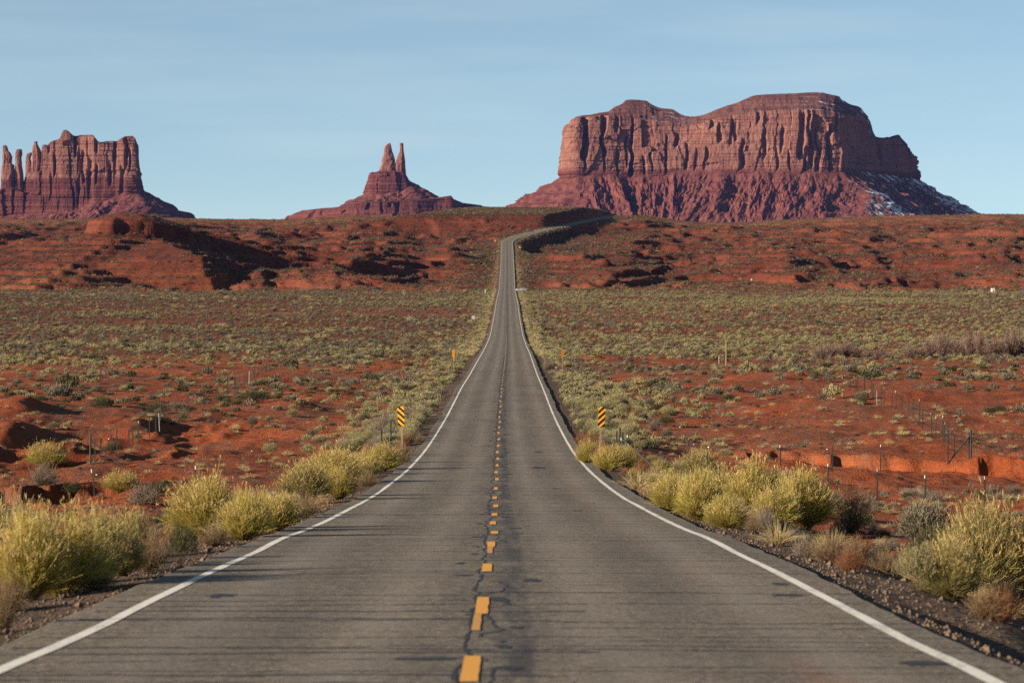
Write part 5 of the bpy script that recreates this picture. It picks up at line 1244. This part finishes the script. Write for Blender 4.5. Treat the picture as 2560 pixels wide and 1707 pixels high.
# ------------------------------------------------------------------ marker posts along the road
def delin(X, Yt, Yb, label, mat='galv', tip=None, w=.075, lean=0.0, D=None, group=None):
    if D is None: x, D, z = hit(X, Yb)
    else: x = float(xX(X, D)); z = float(terrain(x, D))
    h = max(.5, float(zY(Yt, D)) - z); t = empty('marker_post', (x, D, z)); t.rotation_euler = (0, math.radians(lean), 0); tag(t, label, 'marker post', group)
    MB().box((0, 0, h / 2 - .15), (w, .035, h + .3)).box((0, .022, h / 2 - .15), (w * .35, .022, h + .3)).build('post', M[mat], t)
    if tip:
        m = MB().box((0, -.022, h - tip / 2), (w * 1.15, .008, tip)); m.build('reflector', M['tip'], t)
    return t
delin(1390, 917, 957, 'steel marker post with white top beside the dirt track', 'galv', .10)
delin(1430, 974, 1026, 'plain steel marker post in pale brush right of the road', 'galv')
delin(1336.7, 849, 865, 'thin far marker post with round white top right of the road', 'galv', .14)
delin(1359, 874, 896, 'grey marker post above the tan ball shaped shrub', 'galv')
delin(1554, 1094, 1150, 'short marker post with square white top by the right brush', 'tpost', .12, .09, D=123.0)
delin(1122, 918, 954, 'grey marker post at the left road edge before the far sign', 'galv')
delin(1168, 877, 892, 'short dark marker post beside the left turnout', 'tpost')
delin(1192.6, 849, 865, 'far grey marker post left of the road past the turnout', 'galv')
delin(1219, 793, 805, 'farthest thin marker post left of the road', 'galv', .1)
delin(941, 1086, 1152, 'galvanised round topped post standing in the left roadside brush', 'galv', None, .10, -3, D=126.0)
delin(1213, 723, 733, 'tiny white marker post far off left of the road', 'tip', None, .3)
delin(1797, 890, 912, 'orange and white stake in the right field by the wooden pole', 'slab', .35)
x, D, z = hit(1815, 914); hp = 62 * D / FPX; t = empty('wooden_pole', (x, D, z)); tag(t, 'tall brown wooden pole standing in the right field', 'pole')
MB().bar((0, 0, -.3), (0.04, 0, hp), .085, .065, 9).build('shaft', M['wood'], t); MB().bar((0.04, 0, hp - .03), (0.04, 0, hp + .012), .075, .05, 9).build('cap', M['galv'], t)

# ------------------------------------------------------------------ wire fences
def tpost(parent, x, y, h, tip, lean=(0, 0), thick=.023, big=False):
    z = float(terrain(x, y)); lx, ly = lean
    m = MB(); r = .036 if big else thick
    m.bar((x, y, z - .25), (x + lx, y + ly, z + h), r, r, 6)
    if not big: m.box((x + lx * .5, y - .02 + ly * .5, z + h * .5), (.062, .008, h))
    p = m.build('post', M['galv'] if big else M['tpost'], parent)
    if tip:
        MB().bar((x + lx * (1 - tip / h), y - .004 + ly * (1 - tip / h), z + h - tip), (x + lx, y - .004 + ly, z + h + .006), .027, .024, 6).build('white_tip', M['tip'], p)
    return (x + lx * .9, y + ly * .9, z)
def rebase(t, loc):
    t.location = loc
    for c in t.children: c.location = -Vector(loc)
def fence(label, pts, space, h=1.35, tipp=.5, braces=(), seed=1, wires=(.35, .65, .95, 1.25), nmax=96, bigs=()):
    """posts along a ground polyline [(x, y)...]"""
    r = np.random.default_rng(seed); pts = np.array(pts, float)
    t = empty('wire_fence', (0, 0, 0)); tag(t, label, 'fence')
    d = np.r_[0, np.cumsum(np.hypot(*np.diff(pts, axis=0).T))]; s = 0; P = []; k = 0
    rest = MB()
    while s <= d[-1]:
        x, y = np.interp(s, d, pts[:, 0]) + r.normal(0, .12), np.interp(s, d, pts[:, 1])
        hh = h * r.uniform(.93, 1.07); tp = .11 if r.random() < tipp else 0
        if k < nmax: P.append((*tpost(t, x, y, hh, tp, (r.normal(0, .03), r.normal(0, .03)), big=k in bigs), hh))
        else:
            z = float(terrain(x, y)); rest.bar((x, y, z - .2), (x, y, z + hh), .024, .024, 4); P.append((x, y, z, hh))
        s += space * r.uniform(.85, 1.15); k += 1
    if rest.n: tag(rest.build('far_posts', M['tpost'], t), kind='stuff')
    for (bx, by, ex, ey) in braces:
        z = float(terrain(bx, by)); ze = float(terrain(ex, ey))
        MB().bar((bx, by, z - .3), (bx, by, z + h * 1.12), .05, .05, 8).build('corner_post', M['tpost'], t)
        MB().bar((bx, by, z + h * .92), (ex, ey, ze - .05), .038, .038, 7).build('brace', M['tpost'], t)
    m = MB()
    for wz in wires:
        for a, b in zip(P[:-1], P[1:]):
            if a[1] > 420: break
            q = [(a[0] + (b[0] - a[0]) * f, a[1] + (b[1] - a[1]) * f, a[2] + (b[2] - a[2]) * f + min(wz, a[3] - .06) - .05 * math.sin(math.pi * f)) for f in (0, .5, 1)]
            m.bar(q[0], q[1], .005, .005, 3).bar(q[1], q[2], .005, .005, 3)
    m.build('wire', M['wire'], t)
    rebase(t, (P[0][0], P[0][1], P[0][2]))
    return t
def pg(X, Y):
    x, y, z = hit(X, Y); return (x, y)
def pD(X, D): return (float(xX(X, D)), D)
bl = pD(226, 148)
fence('long fence of dark steel posts running away through the left field', [bl, pD(300, 158), pD(340, 168), pD(400, 190), pD(432, 208), pD(470, 222), pD(560, 250), pD(600, 275), pD(640, 305), pD(740, 385), (-30, 460), (-26, 560), (-27, 760), (-29, 900), (-29, 1150)], 4.6, 1.38, .25, [(bl[0], bl[1], bl[0] + 1.9, bl[1] - .4)], 3, bigs=(9, 30))
br = pD(2427, 150)
fence('long fence with white tipped posts running away through the right field', [br, pD(2395, 152), pD(2340, 176), pD(2210, 222), pD(2130, 262), pD(1950, 330), (28, 420), (24, 520), (25.5, 760), (27, 1080)], 5.0, 1.38, .7, [(br[0], br[1], br[0] - 1.9, br[1] - .4)], 5, bigs=(16,))
b1 = pD(1556, 123)
fence('near fence of white tipped posts crossing in front of the red cut bank', [pD(1570, 123), pD(1765, 122), pD(1934, 121), pD(2108, 118), pD(2296, 114), pD(2500, 111), pD(2700, 108)], 3.15, 1.34, 1.0, [(b1[0], b1[1], b1[0] + 1.75, b1[1] - 1.2)], 7, wires=(.3, .6, .9, 1.2), nmax=40)
fence('fence of plain dark posts standing behind the near white tipped fence', [pD(1726, 142), pD(1915, 141), pD(2094, 144), pD(2267, 149), br], 4.2, 1.35, .35, [], 9, nmax=40)
f = empty('fence_end', (*pD(1540, 127), 0)); tag(f, 'cluster of leaning steel posts at the end of the fence by the right sign', 'fence posts')
f.location = (0, 0, 0)
for X, D, hgt, lx in ((1532, 126, 1.15, .10), (1541, 128, 1.5, .03), (1549, 129, 1.65, .04), (1566, 124, 1.2, .08)):
    x, y = pD(X, D); tpost(f, x, y, hgt, 0, (lx, 0), .022)
x, y = pD(1536, 127); z = float(terrain(x, y)); MB().bar((x, y, z + .7), (x + .35, y, z), .025, .025, 6).build('brace', M['galv'], f)
rebase(f, (*pD(1540, 127), float(terrain(*pD(1540, 127)))))
f = empty('fence_end', (0, 0, 0)); tag(f, 'pair of dark braced posts beside the left near striped sign', 'fence posts')
for X, D, hgt, bx in ((954, 128, 1.55, -.32), (977, 138, 1.75, -.16)):
    x, y = pD(X, D); z = float(terrain(x, y))
    MB().bar((x, y, z - .3), (x - .01, y, z + hgt), .042, .042, 7).build('post', M['tpost'], f); MB().bar((x, y, z + hgt * .62), (x + bx, y - .15, z - .03), .034, .034, 6).build('brace', M['tpost'], f)
rebase(f, (*pD(960, 132), float(terrain(*pD(960, 132)))))
f = empty('fence_end', (0, 0, 0)); tag(f, 'braced dark posts by the right far striped sign', 'fence posts')
for X, D, hgt, bx in ((1433, 335, 1.15, .5), (1455, 335, 1.9, .9), (1452, 334, 1.3, -.1)):
    x, y = pD(X, D); z = float(terrain(x, y))
    MB().bar((x, y, z - .3), (x, y, z + hgt), .05, .05, 6).build('post', M['tpost'], f); MB().bar((x, y, z + hgt * .75), (x + bx, y, z - .03), .04, .04, 6).build('brace', M['tpost'], f)
rebase(f, (*pD(1450, 335), float(terrain(*pD(1450, 335)))))
for X, D, lean, lb in ((240, 137, -.22, 'leaning steel post with white top in front of the left fence corner'), (488, 133, .02, 'thin white topped post alone on the red field left of the bright brush'), (22, 128, -.45, 'dark post leaning far over at the left picture edge')):
    x, y = pD(X, D); t = empty('fence_post', (x, y, float(terrain(x, y)))); tag(t, lb, 'fence post')
    z = 0
    p = MB().bar((0, 0, -.25), (lean, 0, 1.3), .02, .02, 6).box((lean * .45, -.02, .6), (.045, .006, 1.2)).build('post', M['tpost'], t)
    if X != 22: MB().bar((lean * .88, -.004, 1.14), (lean * 1.0, -.004, 1.306), .034, .03, 6).build('white_tip', M['tip'], p)

# ------------------------------------------------------------------ rock slab, litter, far box and vehicles
def stone(x, y, z, d, rot, mat, name, label, cat, seed):
    r = np.random.default_rng(seed); m = MB(); k = 11
    t = np.linspace(0, 2 * math.pi, k, endpoint=False); rr = r.uniform(.8, 1.1, k)
    A = np.c_[np.cos(t) * rr * d[0] / 2, np.sin(t) * rr * d[1] / 2, np.full(k, -d[2] / 2)]; B = A * [.93, .93, 1]; B[:, 2] = d[2] / 2 + r.normal(0, d[2] * .06, k)
    m.add(np.vstack([A * [.9, .9, 1], A * [1, 1, 0] * 1.03, B, [[0, 0, -d[2] / 2]], [[0, 0, d[2] / 2]]]), [[i, (i + 1) % k, k + (i + 1) % k, k + i] for i in range(k)] + [[k + i, k + (i + 1) % k, 2 * k + (i + 1) % k, 2 * k + i] for i in range(k)], [[(i + 1) % k, i, 3 * k] for i in range(k)] + [[2 * k + i, 2 * k + (i + 1) % k, 3 * k + 1] for i in range(k)])
    o = m.build(name, mat); o.location = (x, y, z); o.rotation_euler = rot
    return tag(o, label, cat)
x, y = pD(906, 131); stone(x, y, float(terrain(x, y)) + .16, (.52, .42, .06), (1.05, -.55, .3), M['slab'], 'rock_slab', 'pale flat sandstone slab tipped up beside the left road bank', 'rock', 3)
x, y = pD(885, 133); stone(x, y, float(terrain(x, y)) + .06, (.34, .3, .14), (.2, .3, .9), M['slab'], 'rock', 'smaller reddish rock beside the tipped pale slab', 'rock', 5)
LIT = [(1516, 1077, .16), (1657, 1055, .12), (1636, 1054, .1), (1582, 1064, .1), (1772, 1119, .16), (1735, 1112, .1), (2068, 1124, .1), (1700, 1068, .12), (272, 1100, .12), (242, 1188, .12), (1002, 987, .16), (630, 1128, .1), (2090, 1266, .1), (2168, 1333, .12)]
LL = ['white litter scrap beneath the right near striped sign', 'white litter scrap in the right field, farthest of a pair', 'small white scrap beside a larger one in the right field', 'white scrap near the right fence posts', 'white litter scrap under the wire of the near right fence', 'tiny white scrap left of the fence litter', 'white scrap before the red cut bank', 'white scrap on the bare right field',
      'white scrap on the red ground left of the fence', 'white scrap at the foot of the left fence brace', 'white scrap in the left field near the road', 'pale scrap behind the left roadside brush', 'white scrap below the red cut bank', 'white scrap beside the brown weed on the right']
for i, (X, Y, w) in enumerate(LIT):
    x, y, z = hit(X, Y); r = np.random.default_rng(900 + i)
    P = np.array([[-.5, -.3, 0], [.1, -.45, .12], [.5, -.1, .02], [.35, .4, .16], [-.2, .45, .05], [-.5, .2, .14], [0, 0, .3]]) * w * r.uniform(.7, 1.2, (7, 3))
    P = np.vstack([P, P[:6] * [.8, .8, 0] - [0, 0, .01]])
    o = obj('litter', P + [0, 0, .02], [np.array([[i_, (i_ + 1) % 6, 6] for i_ in range(6)]), np.array([[7 + i_, 7 + (i_ + 1) % 6, (i_ + 1) % 6, i_] for i_ in range(6)])], M['litter'], smooth=False); o.location = (x, y, z)
    tag(o, LL[i], 'litter')
x, D, z = hit(2482, 732); w = 8 * D / FPX; h = 13 * D / FPX; t = empty('shed', (x, D, z)); tag(t, 'small white box like shed far off on the right plain', 'shed')
MB().box((0, 0, h * .45), (w, w * 1.1, h * .9)).build('wall', M['tip'], t); MB().prism([(-w * .56, h * .9), (w * .56, h * .9), (w * .5, h * .98), (-w * .5, h * 1.0)], -w * .6, w * .6).build('roof', M['galv'], t)
MB().box((w * .1, -w * .555, h * .3), (w * .32, .03, h * .56)).build('door', M['galv'], t)
x, D, z = hit(1879, 702); w = 3 * D / FPX; t = empty('utility_box', (x, D, z)); tag(t, 'tiny pale box at the foot of the far slope right of the road', 'utility box')
MB().box((0, 0, .5), (w, w, 1.0)).build('cabinet', M['tip'], t); MB().box((0, 0, 1.03), (w * 1.1, w * 1.1, .06)).build('lid', M['galv'], t)

def car(x, y, z, rz, paint, label, suv=True, pitch=0.0):
    t = empty('car', (x, y, z)); t.rotation_euler = (pitch, 0, rz); tag(t, label, 'car')
    # drawn along +x, length L
    L, Wd = 4.6, 1.85; hb, hr = (.95, 1.72) if suv else (.86, 1.42)
    def sec(P, y0, y1, name, mat, par=t): return MB().prism(P, y0, y1).build(name, mat, par)
    body = sec([(-L / 2, .35), (-L / 2 + .05, .28), (L / 2 - .08, .28), (L / 2, .42), (L / 2 - .03, .72), (L / 2 - .3, hb - .06), (L * .18, hb), (-L / 2 + .06, hb + .03), (-L / 2, .8)], -Wd / 2, Wd / 2, 'body', paint)
    rb = (-L / 2 + .12, -L / 2 + .38) if suv else (-L * .36, -L * .22)
    sec([(rb[0], hb - .01), (L * .19, hb - .01), (L * .03, hr - .05), (L * -.02, hr), (rb[1], hr)], -Wd / 2 + .1, Wd / 2 - .1, 'cabin', paint)
    for sg in (-1, 1):
        yy = sorted((sg * (Wd / 2 - .10), sg * (Wd / 2 - .085)))
        sec([(rb[0] + .2, hb + .06), (L * .14, hb + .06), (L * .02, hr - .12), (rb[1] + .08, hr - .12)], yy[0], yy[1], 'window', M['glass'])
        for xx in (-L * .3, L * .31):
            w_ = MB().bar((xx, sg * (Wd / 2 - .2), .34), (xx, sg * (Wd / 2 + .015), .34), .34, .34, 18).build('wheel', M['tyre'], t)
            MB().bar((xx, sg * (Wd / 2 + .012), .34), (xx, sg * (Wd / 2 + .03), .34), .2, .19, 14).build('rim', M['alu'], w_)
        MB().box((L / 2 - .02, sg * .62, .66), (.08, .36, .16)).build('headlight', M['lamp'], t)
    m = MB(); m.add([[L * .195, -Wd / 2 + .18, hb + .03], [L * .195, Wd / 2 - .18, hb + .03], [L * .04, Wd / 2 - .22, hr - .09], [L * .04, -Wd / 2 + .22, hr - .09], [L * .205, -Wd / 2 + .18, hb + .035], [L * .205, Wd / 2 - .18, hb + .035], [L * .05, Wd / 2 - .22, hr - .08], [L * .05, -Wd / 2 + .22, hr - .08]], [[0, 1, 2, 3], [4, 7, 6, 5], [0, 4, 5, 1], [2, 6, 7, 3], [1, 5, 6, 2], [0, 3, 7, 4]]); m.build('windscreen', M['glass'], t)
    MB().box((L / 2 + .005, 0, .45), (.04, Wd * .8, .16)).build('bumper', M['black'], t)
    return t
D = 2178.0; hd = math.atan2(float(xr(D + 5) - xr(D - 5)), 10.0)
car(float(xr(D)) + 1.7, D, float(zr(D)) + .02, -math.pi / 2 - hd, M['maroon'], 'dark car driving down the far bend of the road', True, 0)
x, D, z = hit(1303, 727.5); car(x, D, z + .05, math.pi + .25, M['white'], 'white car parked in the brush right of the road', False)
